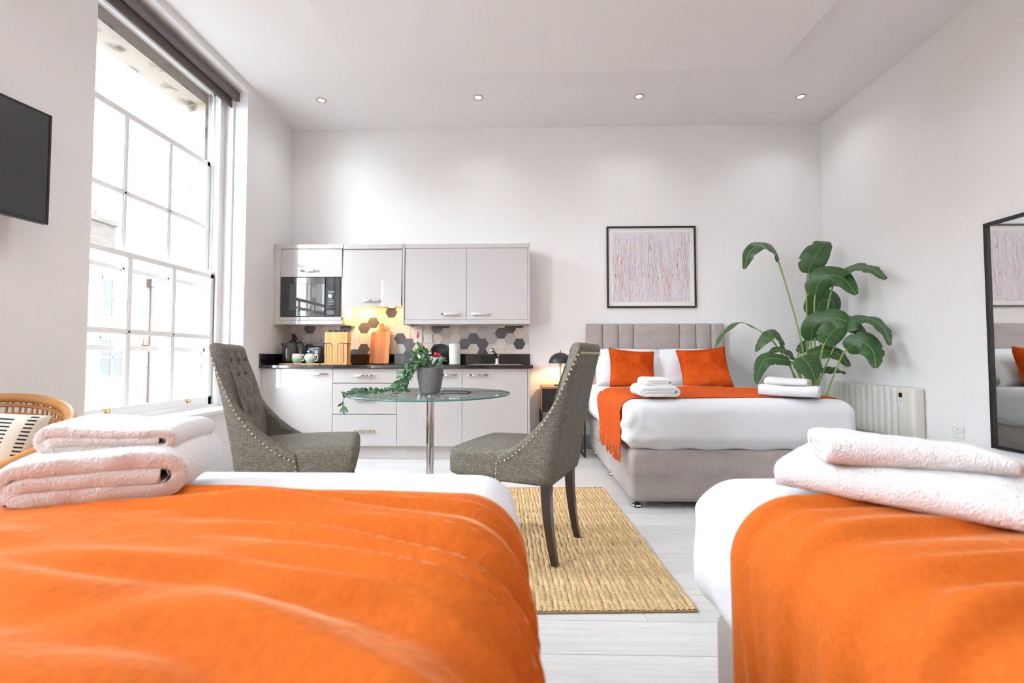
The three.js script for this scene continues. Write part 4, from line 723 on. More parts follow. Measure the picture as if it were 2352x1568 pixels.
// knitted throw with fringe on the far bed
{
  const t = thing('fringed_throw', 'burnt orange knitted throw with fringe across the far bed', 'throw');
  const surf = bedSurf(1.362, 0.728, 0.687, 0.09), sL = -1.005, sR = 0.70;
  const zAt = (s, b) => { const n = step(-0.5, -0.75, s); const far = -3.86 + 0.10 * step(-0.6, -1.0, s), near = -2.99 - 0.06 * Math.sin(s * 3) * 0.4; return far + (near - far) * b; };
  const lift = (s, z) => 0.009 + 0.006 * (fbm(s * 8, z * 8, 3) - 0.4) + (Math.abs(s) > 0.7 ? 0.010 * (0.5 + 0.5 * Math.sin(z * 26 + 1)) : 0.003 * Math.sin(z * 30));
  obj('blanket', thickSheet((a, b) => { const s = sL + (sR - sL) * a, z = zAt(s, b); return surf(s, z, lift(s, z), -3.78, 0.89); }, 150, 60, -0.006, [1.9, 0.85]), M.knit, t);
  const fr = []; for (const [s, sg] of [[sL, -1]]) for (let i = 0; i < 76; i++) { const z = zAt(s, (i + 0.5) / 76), p = surf(s, z, lift(s, z) - 0.003, -3.78, 0.89), L = 0.085 + 0.02 * rnd(); fr.push(tube([[p.x, p.y + 0.004, p.z], [p.x + sg * rr(0, 0.008), p.y - L * 0.3, p.z + rr(-0.008, 0.008)], [p.x + sg * rr(-0.004, 0.012), p.y - L * 0.65, p.z + rr(-0.014, 0.014)], [p.x + sg * rr(-0.006, 0.01), p.y - L, p.z + rr(-0.012, 0.012)]], 0.0034, 8, 5)); }
  stuff(obj('fringe', fr, M.fringe, t));
}

// pillows and cushions
function pillowGeo(w, h, T, pinch, n = 34, k = 0) {
  const f = (side) => (a, b) => {
    const u = 2 * a - 1, v = 2 * b - 1, e = Math.pow(Math.max(0, (1 - u ** 4) * (1 - v ** 4)), 0.42);
    const cx = 1 - pinch * (1 - v * v) * Math.abs(u), cy = 1 - pinch * (1 - u * u) * Math.abs(v);
    const wr = 0.008 * (fbm(u * 2.5 + k, v * 2.5 + side * 9, 3) - 0.45) * e;
    return V(u * w / 2 * cx, v * h / 2 * cy, side * (T / 2 * e + wr));
  };
  const mk = (side) => { const p = [], idx = [], uv = []; for (let j = 0; j <= n; j++) for (let i = 0; i <= n; i++) { const q = f(side)(i / n, j / n); p.push(q.x, q.y, q.z); uv.push(i / n * w, j / n * h); } for (let j = 0; j < n; j++) for (let i = 0; i < n; i++) { const a = j * (n + 1) + i, b = a + 1, c = a + n + 1, d = c + 1; side > 0 ? idx.push(a, b, d, a, d, c) : idx.push(a, d, b, a, c, d); } const g = new THREE.BufferGeometry(); g.setAttribute('position', new THREE.Float32BufferAttribute(p, 3)); g.setAttribute('uv', new THREE.Float32BufferAttribute(uv, 2)); g.setIndex(idx); g.computeVertexNormals(); return g; };
  return merge([mk(1), mk(-1)]);
}
function seam(w, h, pinch, r) { const pts = []; for (let q = 0; q < 4; q++) for (let i = 0; i < 12; i++) { const t = -1 + 2 * i / 12; const [u, v] = [[t, -1], [1, t], [-t, 1], [-1, -t]][q]; pts.push([u * w / 2 * (1 - pinch * (1 - v * v) * Math.abs(u)), v * h / 2 * (1 - pinch * (1 - u * u) * Math.abs(v)), 0]); } return tube(pts, r, 120, 6, true, 'centripetal'); }
function pillow(label, x, y, z, w, h, T, rx, rz, ry, k) { const p = tag(obj('pillow', pillowGeo(w, h, T, 0.035, 34, k), M.sheet, scene, [x, y, z], [rx, ry, rz]), label, 'pillow', 'white pillows'); return p; }
pillow('white pillow upright against the headboard on the nightstand side', 1.05, 0.858, -4.52, 0.68, 0.40, 0.20, -0.55, 0.02, 0.05, 1);
pillow('white pillow upright against the headboard on the potted plant side', 1.66, 0.858, -4.51, 0.64, 0.40, 0.20, -0.55, -0.03, -0.04, 5);
pillow('white pillow directly behind the orange cushion nearest the potted plant', 1.60, 0.835, -4.34, 0.66, 0.36, 0.16, -0.62, -0.02, -0.02, 9);
pillow('white pillow directly behind the orange cushion nearest the grey chair', 1.015, 0.835, -4.35, 0.67, 0.36, 0.16, -0.60, 0.0, 0.02, 13);
function velvetCushion(label, x, y, z, s, rx, ry, rz, k) {
  const c = thing('velvet_cushion', label, 'cushion', [x, y, z], 0, 'orange velvet cushions'); c.rotation.set(rx, ry, rz);
  obj('cover', pillowGeo(s, s * 0.90, 0.13, 0.075, 34, k), M.cushion, c); obj('piping', seam(s, s * 0.90, 0.075, 0.004), M.cushion, c);
}
velvetCushion('orange velvet cushion on the far bed nearest the grey chair', 0.988, 0.846, -4.145, 0.42, -0.34, 0.10, -0.05, 3);
velvetCushion('orange velvet cushion on the far bed nearest the potted plant', 1.635, 0.852, -4.145, 0.435, -0.34, -0.06, 0.06, 8);

// ---------------------------------------------------------------- folded towels
function towelGeo(w, layers, t, len, k, sag = 0) {      // spiral-folded strip (profile in x, y) run along z
  // centre line of the folded cloth: inner layer, then wrapped round twice
  const hw = w / 2, pts = []; const arc = (cx, cy, r, a0, a1, n = 10) => { for (let i = 0; i <= n; i++) { const a = a0 + (a1 - a0) * i / n; pts.push([cx + r * Math.cos(a), cy + r * Math.sin(a)]); } };
  const H = Math.PI / 2;
  if (layers === 3) {
    pts.push([hw - 1.72 * t, 1.52 * t], [0, 1.5 * t]); arc(-hw + 1.75 * t, 1.0 * t, 0.5 * t, H, 3 * H); pts.push([0, 0.5 * t]); arc(hw - 1.6 * t, 1.5 * t, 1.0 * t, -H, H); pts.push([0, 2.5 * t]); arc(-hw + 1.55 * t, 1.5 * t, 1.0 * t, H, H * 2.75);
  } else {
    pts.push([hw - 1.3 * t, 0.5 * t], [0, 0.5 * t]); arc(-hw + t, 1.0 * t, 0.5 * t, 3 * H, H); pts.push([0, 1.5 * t]); arc(hw - t, 1.15 * t, 0.36 * t, H, -H * 0.7);
  }
  const cv = new THREE.CatmullRomCurve3(pts.map((p) => V(p[0], p[1] + 0.0 * t, 0)), false, 'centripetal'), n = 110, T = t * 0.47;
  const nz = 26, P = [], idx = [], m = 2 * n + 2 + 6;
  for (let j = 0; j <= nz; j++) {
    const b = j / nz, z = (b - 0.5) * len, endR = 1 - 0.10 * Math.pow(Math.abs(2 * b - 1), 10);
    const ring = [];
    const put = (i, off) => { const a = cv.getPointAt(i / n), tg = cv.getTangentAt(i / n); return [a.x - tg.y * off, a.y + tg.x * off]; };
    for (let i = 0; i <= n; i++) ring.push(put(i, T));
    { const a = cv.getPointAt(1), tg = cv.getTangentAt(1); for (let q = 1; q <= 3; q++) { const an = H - Math.PI * q / 4; ring.push([a.x + T * (tg.x * Math.cos(an) - tg.y * Math.sin(an)), a.y + T * (tg.y * Math.cos(an) + tg.x * Math.sin(an))]); } }
    for (let i = n; i >= 0; i--) ring.push(put(i, -T));
    { const a = cv.getPointAt(0), tg = cv.getTangentAt(0); for (let q = 1; q <= 3; q++) { const an = -H - Math.PI * q / 4; ring.push([a.x + T * (tg.x * Math.cos(an) - tg.y * Math.sin(an)), a.y + T * (tg.y * Math.cos(an) + tg.x * Math.sin(an))]); } }
    for (const [x, y] of ring) {
      const top = y / (layers * t), wob = 0.006 * (fbm(x * 16 + k, z * 14 + y * 20, 3) - 0.45), tx = 0.0022 * (vnoise(x * 170 + k, z * 170 + y * 150) - 0.5);
      P.push(x * (1 + 0.012 * Math.sin(z * 16 + k)) + wob, Math.max(0.0006, (y - T * 0) * endR + top * (0.010 * Math.sin(x * 9 + k) + 0.008 * Math.sin(z * 11 + k * 2)) + wob * top + tx - sag * top * (x / hw) ** 2), z + 0.006 * (vnoise(x * 30 + k, y * 40) - 0.5));
    }
  }
  for (let j = 0; j < nz; j++) for (let i = 0; i < m; i++) { const a = j * m + i, b = j * m + (i + 1) % m, c = a + m, d = b + m; idx.push(a, b, c, b, d, c); }
  for (const e of [0, nz]) {                           // end caps: strips between the two faces of the cloth
    const o = e * m; for (let i = 0; i < n; i++) { const a = o + i, b = o + i + 1, c = o + 2 * n + 4 - i, d = c - 1; e === 0 ? idx.push(a, c, b, b, c, d) : idx.push(a, b, c, b, d, c); }
  }
  const g = new THREE.BufferGeometry(); g.setAttribute('position', new THREE.Float32BufferAttribute(P, 3)); g.setIndex(idx); g.computeVertexNormals();
  return uvBox(g);
}
function towel(label, x, y, z, turn, w, layers, t, len, k, group, sag) { const o = thing('folded_towel', label, 'towel', [x, y, z], turn, group); obj('cloth', towelGeo(w, layers, t, len, k, sag), M.towel, o); return o; }
towel('large folded white towel at the bottom of the stack on the left foreground bed', -0.772, 0.702, -0.872, 0.32, 0.285, 3, 0.0255, 0.215, 1, 'towels on the left foreground bed');
towel('smaller folded white towel on top of the stack on the left foreground bed', -0.762, 0.779, -0.88, 0.24, 0.225, 3, 0.017, 0.165, 4, 'towels on the left foreground bed');
towel('large folded white towel at the bottom of the stack on the right foreground bed', 0.705, 0.700, -0.875, 0.74, 0.30, 3, 0.0205, 0.335, 7, 'towels on the right foreground bed');
towel('rolled white towel on top of the stack on the right foreground bed', 0.675, 0.762, -0.835, 1.22, 0.15, 3, 0.0175, 0.255, 11, 'towels on the right foreground bed');
towel('lower folded white towel on the far bed nearest the grey chair', 0.865, 0.704, -3.03, 0.02, 0.265, 3, 0.0215, 0.24, 14, 'towels on the far bed');
towel('upper folded white towel on the far bed nearest the grey chair', 0.875, 0.770, -3.04, 0.05, 0.185, 3, 0.019, 0.19, 17, 'towels on the far bed');
towel('lower folded white towel on the far bed nearest the radiator', 1.745, 0.704, -3.03, 0.95, 0.25, 3, 0.0215, 0.33, 21, 'towels on the far bed');
towel('upper folded white towel on the far bed nearest the radiator', 1.74, 0.770, -3.05, 0.95, 0.17, 3, 0.020, 0.24, 24, 'towels on the far bed');

// ---------------------------------------------------------------- nightstand and lamp
{
  const n = thing('nightstand', 'black metal nightstand with an oak-edged top beside the far bed', 'nightstand', [0.385, 0, -4.57]);
  const w = 0.205, d = 0.19;
  obj('top', [rbox(-w, w, 0.655, 0.675, -d, d, 0.002)], M.oak, n);
  obj('cabinet', [box(-w + 0.004, w - 0.004, 0.43, 0.654, -d + 0.01, d - 0.02)], M.blackMetal, n);
  obj('side_panel', rbox(-w - 0.002, -w + 0.0035, 0.43, 0.654, -d, d, 0.001), M.oak, n); obj('side_panel', rbox(w - 0.0035, w + 0.002, 0.43, 0.654, -d, d, 0.001), M.oak, n);
  const dr = obj('drawer', rbox(-w + 0.008, w - 0.008, 0.53, 0.648, d - 0.0195, d - 0.004, 0.002), M.blackMetal, n); obj('knob', cyl(0.008, 0.008, 0.016, 14).rotateX(Math.PI / 2).translate(0, 0.59, d + 0.004), M.brass, dr);
  for (const sx of [-1, 1]) obj('leg_frame', [rbox(sx * w - 0.009, sx * w + 0.009, 0, 0.43, d - 0.019, d - 0.001, 0.002), rbox(sx * w - 0.009, sx * w + 0.009, 0, 0.43, -d + 0.001, -d + 0.019, 0.002), rbox(sx * w - 0.008, sx * w + 0.008, 0.0005, 0.018, -d + 0.019, d - 0.019, 0.002)], M.blackMetal, n);
}
{
  const l = thing('table_lamp', 'black domed table lamp with a brass stem, lit', 'lamp', [0.372, 0.6755, -4.53]);
  obj('base', lathe([[0, 0], [0.065, 0], [0.066, 0.008], [0.06, 0.013], [0, 0.014]], 36), M.blackMetal, l);
  obj('stem', cyl(0.0065, 0.0065, 0.21, 14).translate(0, 0.118, 0), M.brass, l);
  obj('bulb_holder', cyl(0.014, 0.012, 0.05, 16).translate(0, 0.222, 0), M.brass, l);
  const sp = []; for (let i = 0; i <= 14; i++) { const a = i / 14 * Math.PI / 2; sp.push([0.115 * Math.cos(a), 0.222 + 0.108 * Math.sin(a)]); } for (let i = 14; i >= 0; i--) { const a = i / 14 * Math.PI / 2; sp.push([0.1125 * Math.cos(a), 0.222 + 0.1055 * Math.sin(a)]); }
  obj('shade', lathe(sp, 48), std(new THREE.Color(0.02, 0.02, 0.021), 0.38), l);
  obj('finial', lathe([[0, 0.352], [0.004, 0.35], [0.005, 0.33], [0.008, 0.3275]], 12), M.blackMetal, l);
  obj('bulb', new THREE.SphereGeometry(0.022, 18, 12).translate(0, 0.268, 0), new THREE.MeshStandardMaterial({ color: 0xffffff, emissive: new THREE.Color(1, 0.72, 0.4), emissiveIntensity: 12 }), l);
  const p = new THREE.PointLight(new THREE.Color(1, 0.62, 0.3), 0.9, 0, 2); p.position.set(0, 0.268, 0); p.castShadow = true; p.name = 'lamp_glow'; l.add(p);
}

// ---------------------------------------------------------------- picture
{
  const cv = document.createElement('canvas'); cv.width = 1024; cv.height = 900; const c = cv.getContext('2d');
  c.fillStyle = 'rgb(224,220,226)'; c.fillRect(0, 0, 1024, 900);
  for (let i = 0; i < 1800; i++) { c.fillStyle = `rgba(${rr(190, 240) | 0},${rr(186, 236) | 0},${rr(195, 244) | 0},0.35)`; c.fillRect(rr(0, 1024), rr(0, 900), rr(4, 30), rr(10, 60)); }
  const ink = ['rgba(140,116,112,0.6)', 'rgba(164,122,100,0.55)', 'rgba(186,128,90,0.55)', 'rgba(112,102,106,0.55)', 'rgba(180,156,140,0.6)'];
  for (let i = 0; i < 170; i++) { let x = rr(0, 1024), y = rr(-80, 500); const L = rr(200, 800); c.strokeStyle = ink[Math.floor(rnd() * 5)]; c.lineWidth = rr(1, 3.6); c.beginPath(); c.moveTo(x, y); let dx = rr(-0.12, 0.12); for (let q = 0; q < L; q += 24) { dx = clamp(dx + rr(-0.06, 0.06), -0.3, 0.3); x += dx * 24; y += 24; c.lineTo(x, y); } c.stroke(); }
  for (let i = 0; i < 60; i++) { const x = rr(0, 1024), y = rr(420, 900); c.strokeStyle = ink[Math.floor(rnd() * 4)]; c.lineWidth = rr(1, 3); c.beginPath(); c.moveTo(x, y); c.lineTo(x + rr(-60, 60), y + rr(60, 200)); c.stroke(); }
  for (let i = 0; i < 34; i++) { const x = rr(0, 1024), y = rr(60, 860), s = rr(0, 1); c.strokeStyle = s < 0.7 ? 'rgba(196,96,44,0.9)' : 'rgba(140,128,72,0.9)'; c.lineWidth = rr(4, 9); c.beginPath(); c.moveTo(x, y); c.lineTo(x + rr(-10, 10), y + rr(20, 70)); c.stroke(); }
  for (let i = 0; i < 40; i++) { const x = rr(0, 1024), y = rr(0, 900); c.strokeStyle = ink[Math.floor(rnd() * 5)]; c.lineWidth = 1.5; c.beginPath(); c.moveTo(x, y); c.lineTo(x + rr(-80, 80), y + rr(-14, 14)); c.stroke(); }
  const t = new THREE.CanvasTexture(cv); t.colorSpace = THREE.SRGBColorSpace; t.magFilter = THREE.LinearFilter;
  const W = 0.465, H = 0.430, p = thing('framed_picture', 'black framed abstract print of thin vertical reeds', 'picture', [1.350, 1.907, ZB + 0.001]);
  obj('frame', [rbox(-W, W, H - 0.018, H, 0, 0.026, 0.002), rbox(-W, W, -H, -H + 0.018, 0, 0.026, 0.002), rbox(-W, -W + 0.018, -H + 0.018, H - 0.018, 0, 0.026, 0.002), rbox(W - 0.018, W, -H + 0.018, H - 0.018, 0, 0.026, 0.002)], M.blackMetal, p);
  obj('mount', box(-W + 0.017, W - 0.017, -H + 0.017, H - 0.017, 0.002, 0.012), std(new THREE.Color(0.86, 0.85, 0.82), 0.9), p);
  obj('print', new THREE.BoxGeometry(2 * (W - 0.062), 2 * (H - 0.062), 0.001).translate(0, 0, 0.0126), std(0xffffff, 0.6, { map: t }), p);
}

// ---------------------------------------------------------------- bird-of-paradise plant in the corner
{
  const p = thing('tall_potted_plant', 'tall broad-leaved green plant in the corner behind the far bed', 'plant', [0, 0, 0]);
  const base = V(2.60, 0, -4.20); p.position.copy(base);
  const tall = 0.30;
  obj('pot', lathe([[0, 0], [0.12, 0], [0.125, 0.01], [0.16, 0.27], [0.163, tall], [0.15, tall], [0.145, 0.26], [0, 0.26]], 40), std(new THREE.Color(0.62, 0.60, 0.57), 0.7), p);
  obj('soil', cyl(0.144, 0.144, 0.006, 30).translate(0, 0.265, 0), std(new THREE.Color(0.03, 0.022, 0.016), 1), p);
  const veins = (a, b, k) => tex(256, 512, (u, v) => { const s = Math.abs(u - 0.5) * 2, st = 0.5 + 0.5 * Math.sin((v * 44 - s * 3.2) * 6.283), n = pf(u, v, 6, 10, 3); const q = clamp(0.34 * st + 0.55 * n + k, 0, 1); return lerp3(a, b, q); });
  const leafM = phy(0xffffff, 0.45, { map: veins(c255(34, 68, 28), c255(60, 102, 46), 0), clearcoat: 0.25, clearcoatRoughness: 0.35 });
  const ribM = std(new THREE.Color(0.17, 0.28, 0.08), 0.5), petM = std(new THREE.Color(0.24, 0.33, 0.08), 0.5);
  // [half width, facing vector, spine points]
  const leaves = [
    [0.085, [0.1, 0.75, 0.65], [[2.37, 1.85, -4.25], [2.32, 1.94, -4.22], [2.21, 1.99, -4.2], [2.10, 1.94, -4.2], [2.04, 1.77, -4.22]]],
    [0.12, [-0.25, 0.3, 0.9], [[2.67, 1.74, -4.30], [2.69, 1.85, -4.26], [2.75, 1.95, -4.26], [2.84, 2.03, -4.3], [2.85, 2.06, -4.36]]],
    [0.085, [-0.2, 0.7, 0.7], [[2.84, 1.68, -4.15], [2.89, 1.74, -4.02], [2.93, 1.70, -3.88], [2.95, 1.59, -3.75]]],
    [0.115, [-0.35, 0.35, 0.85], [[2.680, 1.520, -4.220], [2.680, 1.625, -4.167], [2.722, 1.688, -4.114], [2.817, 1.657, -4.062], [2.901, 1.499, -4.009]]],
    [0.135, [-0.1, 0.15, 1], [[2.81, 1.35, -4.45], [2.83, 1.43, -4.42], [2.88, 1.50, -4.42], [2.97, 1.50, -4.42], [3.0, 1.37, -4.45]]],
    [0.105, [-0.3, 0.3, 0.9], [[2.637, 1.108, -4.220], [2.616, 1.224, -4.157], [2.669, 1.288, -4.093], [2.764, 1.288, -4.020], [2.954, 1.129, -3.956]]],
    [0.105, [-0.3, 0.25, 0.95], [[2.64, 1.07, -4.05], [2.69, 1.17, -4.03], [2.78, 1.25, -4.02], [2.84, 1.29, -4.05]]],
    [0.085, [0.1, 0.6, 0.8], [[2.80, 1.21, -4.00], [2.85, 1.27, -3.91], [2.88, 1.27, -3.83], [2.91, 1.19, -3.74], [2.89, 1.05, -3.65]]],
    [0.105, [-0.3, 0.35, 0.9], [[2.76, 1.02, -3.95], [2.78, 1.06, -3.89], [2.82, 1.08, -3.83], [2.84, 1.00, -3.76], [2.81, 0.87, -3.70]]],
    [0.08, [-0.2, 0.6, 0.75], [[2.585, 0.982, -4.188], [2.701, 1.013, -4.114], [2.764, 0.982, -4.062], [2.827, 0.876, -4.009]]],
    [0.125, [-0.1, 0.35, 0.9], [[2.469, 0.966, -4.093], [2.500, 0.876, -4.030], [2.532, 0.760, -4.009]]],
    [0.075, [0.0, 0.6, 0.8], [[2.43, 0.92, -4.20], [2.33, 0.94, -4.17], [2.19, 0.94, -4.15], [2.11, 0.85, -4.12], [2.07, 0.72, -4.10]]],
    [0.065, [0.1, 0.7, 0.7], [[2.43, 1.06, -4.30], [2.38, 1.14, -4.28], [2.32, 1.18, -4.26], [2.23, 1.12, -4.26], [2.16, 1.01, -4.28]]],
    [0.05, [0.15, 0.95, 0.25], [[2.32, 1.15, -4.35], [2.22, 1.23, -4.38], [2.08, 1.29, -4.40], [1.94, 1.20, -4.42], [1.85, 1.04, -4.45]]],
    [0.06, [0.0, 0.75, 0.65], [[2.54, 0.93, -4.30], [2.46, 1.00, -4.28], [2.37, 1.03, -4.26], [2.27, 1.01, -4.26]]],
    [0.045, [0.0, 0.7, 0.7], [[2.76, 0.83, -4.30], [2.88, 0.84, -4.28], [2.98, 0.81, -4.28]]],
    [0.05, [-0.4, 0.2, 0.9], [[2.66, 1.0, -4.45], [2.71, 1.07, -4.45], [2.76, 1.13, -4.47]]]];
  leaves.forEach(([W, face, pts], li) => {
    const cv = new THREE.CatmullRomCurve3(pts.map((a) => V(...a).sub(base)), false, 'centripetal'), F = V(...face).normalize(), n = 26, L = cv.getLength();
    const frame = (t) => { const a = cv.getPointAt(t), tg = cv.getTangentAt(t), lat = tg.clone().cross(F); if (lat.lengthSq() < 0.02) lat.set(1, 0, 0); lat.normalize(); return { a, lat, nrm: lat.clone().cross(tg).normalize() }; };
    // keep the sideways vector continuous along the spine
    const fr = []; for (let i = 0; i <= n; i++) { const f = frame(i / n); if (i && f.lat.dot(fr[i - 1].lat) < 0) { f.lat.negate(); f.nrm.negate(); } if (i) { f.lat.lerp(fr[i - 1].lat, 0.55).normalize(); f.nrm.lerp(fr[i - 1].nrm, 0.55).normalize(); } fr.push(f); }
    const sgn = fr[0].nrm.dot(F) > 0 ? 1 : -1;
    const width = (t) => W * Math.pow(Math.sin(Math.PI * Math.pow(0.03 + 0.95 * t, 0.72)), 0.62) * (1 - 0.15 * t);
    const g = thickSheet((s, t) => { const i = Math.min(n, Math.round(t * n)), f = fr[i], q = 2 * s - 1; const notch = hash(li * 13 + Math.round(t * n), q > 0 ? 1 : 2) > 0.93 && Math.abs(q) > 0.9 ? 0.72 : 1; const w = width(t) * q * notch; return f.a.clone().addScaledVector(f.lat, w).addScaledVector(f.nrm, sgn * (0.05 * Math.abs(w) + 0.006 * Math.sin(t * 21 + li + q * 2) * Math.abs(q)) - sgn * 1.6 * w * w); }, 12, n, 0.0012 * sgn, [1, 1]);
    const lf = obj('leaf', g, leafM, p);
    obj('midrib', new THREE.TubeGeometry(new THREE.CatmullRomCurve3(fr.map((f, i) => f.a.clone().addScaledVector(f.nrm, sgn * 0.0006))), 24, 0.0030, 6), ribM, lf);
    const a = cv.getPointAt(0), tg = cv.getTangentAt(0), root = V(0.05 * Math.cos(li * 2.4), 0.27, 0.05 * Math.sin(li * 2.4));
    const midp = root.clone().lerp(a, 0.5).add(V((a.x - root.x) * -0.12, 0.06, 0));
    const pet = new THREE.TubeGeometry(new THREE.CatmullRomCurve3([root, midp, a.clone().addScaledVector(tg, -0.015), a.clone().addScaledVector(tg, 0.01)]), 26, 0.0072, 8);
    obj('petiole', pet, petM, p);
  });
}

// ---------------------------------------------------------------- radiator, sockets, mirror, television
{
  const r = thing('electric_radiator', 'white ribbed electric radiator on the wall beside the plant', 'radiator', [XR - 0.002, 0.30, -4.12]);
  const rm = phy(new THREE.Color(0.78, 0.775, 0.73), 0.4, { clearcoat: 0.3 }), n = 12, L = 0.98, cw = 0.068;
  obj('back_case', rbox(-0.075, -0.012, 0.012, 0.405, -L / 2 + 0.008, L / 2 - 0.01, 0.01), rm, r);
  obj('wall_bracket', [box(-0.012, 0, 0.08, 0.34, -0.3, -0.26), box(-0.012, 0, 0.08, 0.34, 0.22, 0.26)], M.carcass, r);
  for (let i = 0; i < n; i++) { const z = -L / 2 + i * cw; obj('fin', softBox(0.095, 0.42, cw - 0.004, 0.022, [5, 20, 4], (v) => { v.x -= 0; }).translate(-0.052, 0.21, z + cw / 2), rm, r); }
  const z0 = -L / 2 + n * cw, pn = obj('control_end', softBox(0.10, 0.42, L / 2 - z0 - 0.002, 0.026, [8, 20, 10]).translate(-0.052, 0.21, (z0 + L / 2) / 2 + 0.001), phy(new THREE.Color(0.80, 0.78, 0.70), 0.4, { clearcoat: 0.3 }), r);
  obj('display', rbox(-0.1035, -0.101, 0.335, 0.372, z0 + 0.03, z0 + 0.062, 0.0008, 1), M.blackGloss, pn);
  obj('keypad', rbox(-0.1030, -0.101, 0.255, 0.325, z0 + 0.026, z0 + 0.066, 0.0008, 1), M.white, pn);
  for (const [y, z] of [[0.312, 0.036], [0.312, 0.056], [0.303, 0.046], [0.294, 0.036], [0.294, 0.056], [0.265, 0.046]]) obj('key', rbox(-0.1045, -0.1025, y - 0.003, y + 0.003, z0 + z - 0.003, z0 + z + 0.003, 0.0008, 1), std(new THREE.Color(0.35, 0.35, 0.34), 0.5), pn);
}
{
  const s = thing('wall_socket', 'white single wall socket low on the wall beside the mirror', 'socket', [XR - 0.0005, 0.42, -3.375]);
  obj('faceplate', rbox(-0.010, 0, -0.043, 0.043, -0.043, 0.043, 0.003), M.white, s);
  obj('pin_hole', [box(-0.0108, -0.0098, 0.010, 0.018, -0.003, 0.003), box(-0.0108, -0.0098, -0.012, -0.008, -0.015, -0.008), box(-0.0108, -0.0098, -0.012, -0.008, 0.008, 0.015)], M.gap, s);
  for (const z of [-0.03, 0.03]) obj('screw', cyl(0.003, 0.003, 0.002, 10).rotateZ(Math.PI / 2).translate(-0.0102, 0, z), std(new THREE.Color(0.3, 0.3, 0.3), 0.4), s);
}
{
  const m = thing('wall_mirror', 'tall black framed mirror on the wall reflecting the far bed', 'mirror', [XR - 0.001, 1.105, -2.775], 0);
  const H = 0.75, W = 0.345, f = 0.022;
  obj('frame', [rbox(-0.032, 0, H - f, H, -W, W, 0.002), rbox(-0.032, 0, -H, -H + f, -W, W, 0.002), rbox(-0.032, 0, -H + f, H - f, -W, -W + f, 0.002), rbox(-0.032, 0, -H + f, H - f, W - f, W, 0.002)], M.blackMetal, m);
  obj('glass', box(-0.018, -0.004, -H + f, H - f, -W + f, W - f), M.mirror, m);
}
{
  const t = thing('television', 'black wall-mounted television beside the sash window', 'television', [-2.37, 1.862, -1.662], 0.0);
  t.rotation.set(0, -0.143, 0);
  const w = 0.47, h = 0.268;
  obj('casing', rbox(-0.028, 0, -h, h, -w, w, 0.006), M.blackPlastic, t);
  obj('screen', rbox(0.0002, 0.004, -h + 0.016, h - 0.008, -w + 0.008, w - 0.008, 0.001, 1), phy(new THREE.Color(0.018, 0.019, 0.020), 0.35, { clearcoat: 0.7, clearcoatRoughness: 0.16 }), t);
  obj('bezel', [box(0.0002, 0.007, h - 0.008, h, -w, w), box(0.0002, 0.007, -h, -h + 0.016, -w, w), box(0.0002, 0.007, -h, h, -w, -w + 0.008), box(0.0002, 0.007, -h, h, w - 0.008, w)], M.blackPlastic, t);
  obj('rear_housing', rbox(-0.048, -0.028, -0.25, 0.05, -0.34, 0.2, 0.008), M.blackPlastic, t);
  obj('mount', box(-0.100, -0.048, -0.12, 0.12, -0.14, 0.02), M.blackMetal, t);
}

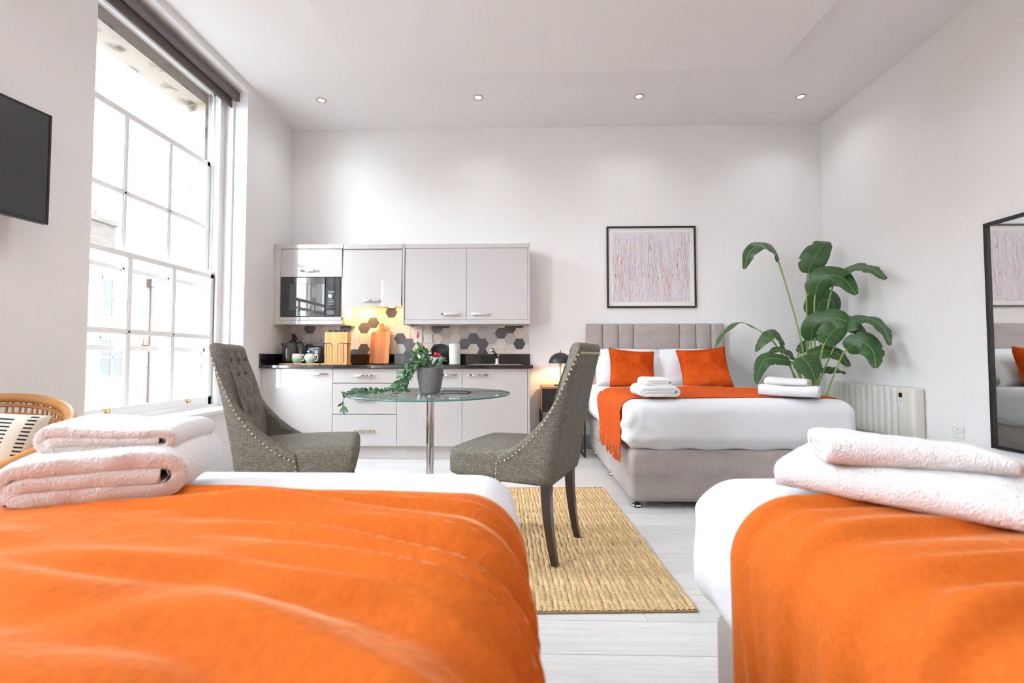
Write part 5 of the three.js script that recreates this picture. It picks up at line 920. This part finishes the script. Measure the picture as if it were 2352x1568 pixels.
// ---------------------------------------------------------------- wicker chair with cushion beside the left foreground bed
{
  const c = thing('wicker_chair', 'rattan wicker tub chair between the window wall and the left foreground bed', 'chair', [-2.09, 0, -1.57], -1.15);
  const R = 0.36, rim = [], N = 48;
  const P = (a, y) => { const k = 0.80 + 0.20 * (y / 0.8); return V(Math.cos(a) * R * k * 1.02, y, Math.sin(a) * R * k); };
  const hAt = (a) => 0.53 + 0.25 * (0.5 - 0.5 * Math.cos(a));   // a = 0 is the open front (+x), back at a = pi
  const a0 = 0.75, a1 = Math.PI * 2 - 0.75;
  for (let i = 0; i <= N; i++) { const a = a0 + (a1 - a0) * i / N; const q = P(a, hAt(a)); rim.push([q.x, q.y, q.z]); }
  obj('rim', tube(rim, 0.020, 90, 10), M.rattan, c);
  obj('rim_binding', tube(rim.map(([x, y, z]) => [x * 0.985, y - 0.032, z * 0.985]), 0.008, 90, 8), M.rattan, c);
  const str = [];
  for (let i = 0; i <= 72; i++) { const a = a0 + (a1 - a0) * i / 72, h = hAt(a); str.push(tube([0, 0.33, 0.66, 1].map((t) => { const q = P(a + (i % 2 ? 0.03 : -0.03) * Math.sin(t * 9), 0.36 + (h - 0.36) * t); return [q.x, q.y, q.z]; }), 0.0045, 8, 5)); }
  stuff(obj('upright_canes', str, M.rattan, c));
  const weave = [];
  for (let j = 0; j < 24; j++) { const t0 = j / 24; if (t0 > 0.86) continue; const pts = []; for (let i = 0; i <= 72; i++) { const a = a0 + (a1 - a0) * i / 72, h = hAt(a), q = P(a, 0.37 + (h - 0.37) * t0), o = (i + j) % 2 ? 1.016 : 0.984; pts.push([q.x * o, q.y, q.z * o]); } weave.push(tube(pts, 0.0062, 150, 5)); }
  stuff(obj('woven_cane', weave, M.rattan, c));
  obj('seat', lathe([[0, 0.40], [0.27, 0.40], [0.30, 0.385], [0.30, 0.35], [0, 0.35]], 40), M.rattan, c);
  for (const [x, z] of [[0.2, 0.2], [0.2, -0.2], [-0.2, 0.2], [-0.2, -0.2]]) obj('leg', new THREE.CylinderGeometry(0.018, 0.015, 0.36, 12).translate(x, 0.18, z), M.rattan, c);
  const pt = tex(512, 512, (u, v) => { const base = c255(232, 222, 204), ink = c255(38, 44, 52); const col = u * 6, k = Math.floor(col), f = col - k; const w = [0.78, 0.0, 0.30, 0.16, 0.78, 0.30][k]; const row = v * 30, g = row - Math.floor(row); if (w && Math.abs(f - 0.5) < w / 2 && g < 0.42 && hash(k, Math.floor(row)) > 0.06) return ink; const n = 0.96 + 0.06 * pf(u, v, 120, 120, 1); return [base[0] * n, base[1] * n, base[2] * n]; });
  const cs = thing('patterned_cushion', 'cream cushion with rows of black dashes on the wicker chair', 'cushion', [-1.955, 0.575, -1.50], 0);
  cs.rotation.set(-0.25, 0.55, -0.06); obj('cover', (() => { const g = pillowGeo(0.44, 0.42, 0.15, 0.05, 30, 4); const uv = g.attributes.uv; for (let i = 0; i < uv.count; i++) uv.setXY(i, uv.getX(i) / 0.44, uv.getY(i) / 0.42); return g; })(), std(0xffffff, 0.95, { map: pt, bumpMap: noiseTex, bumpScale: 0.001 }), cs);
}

renderer.render(scene, camera);
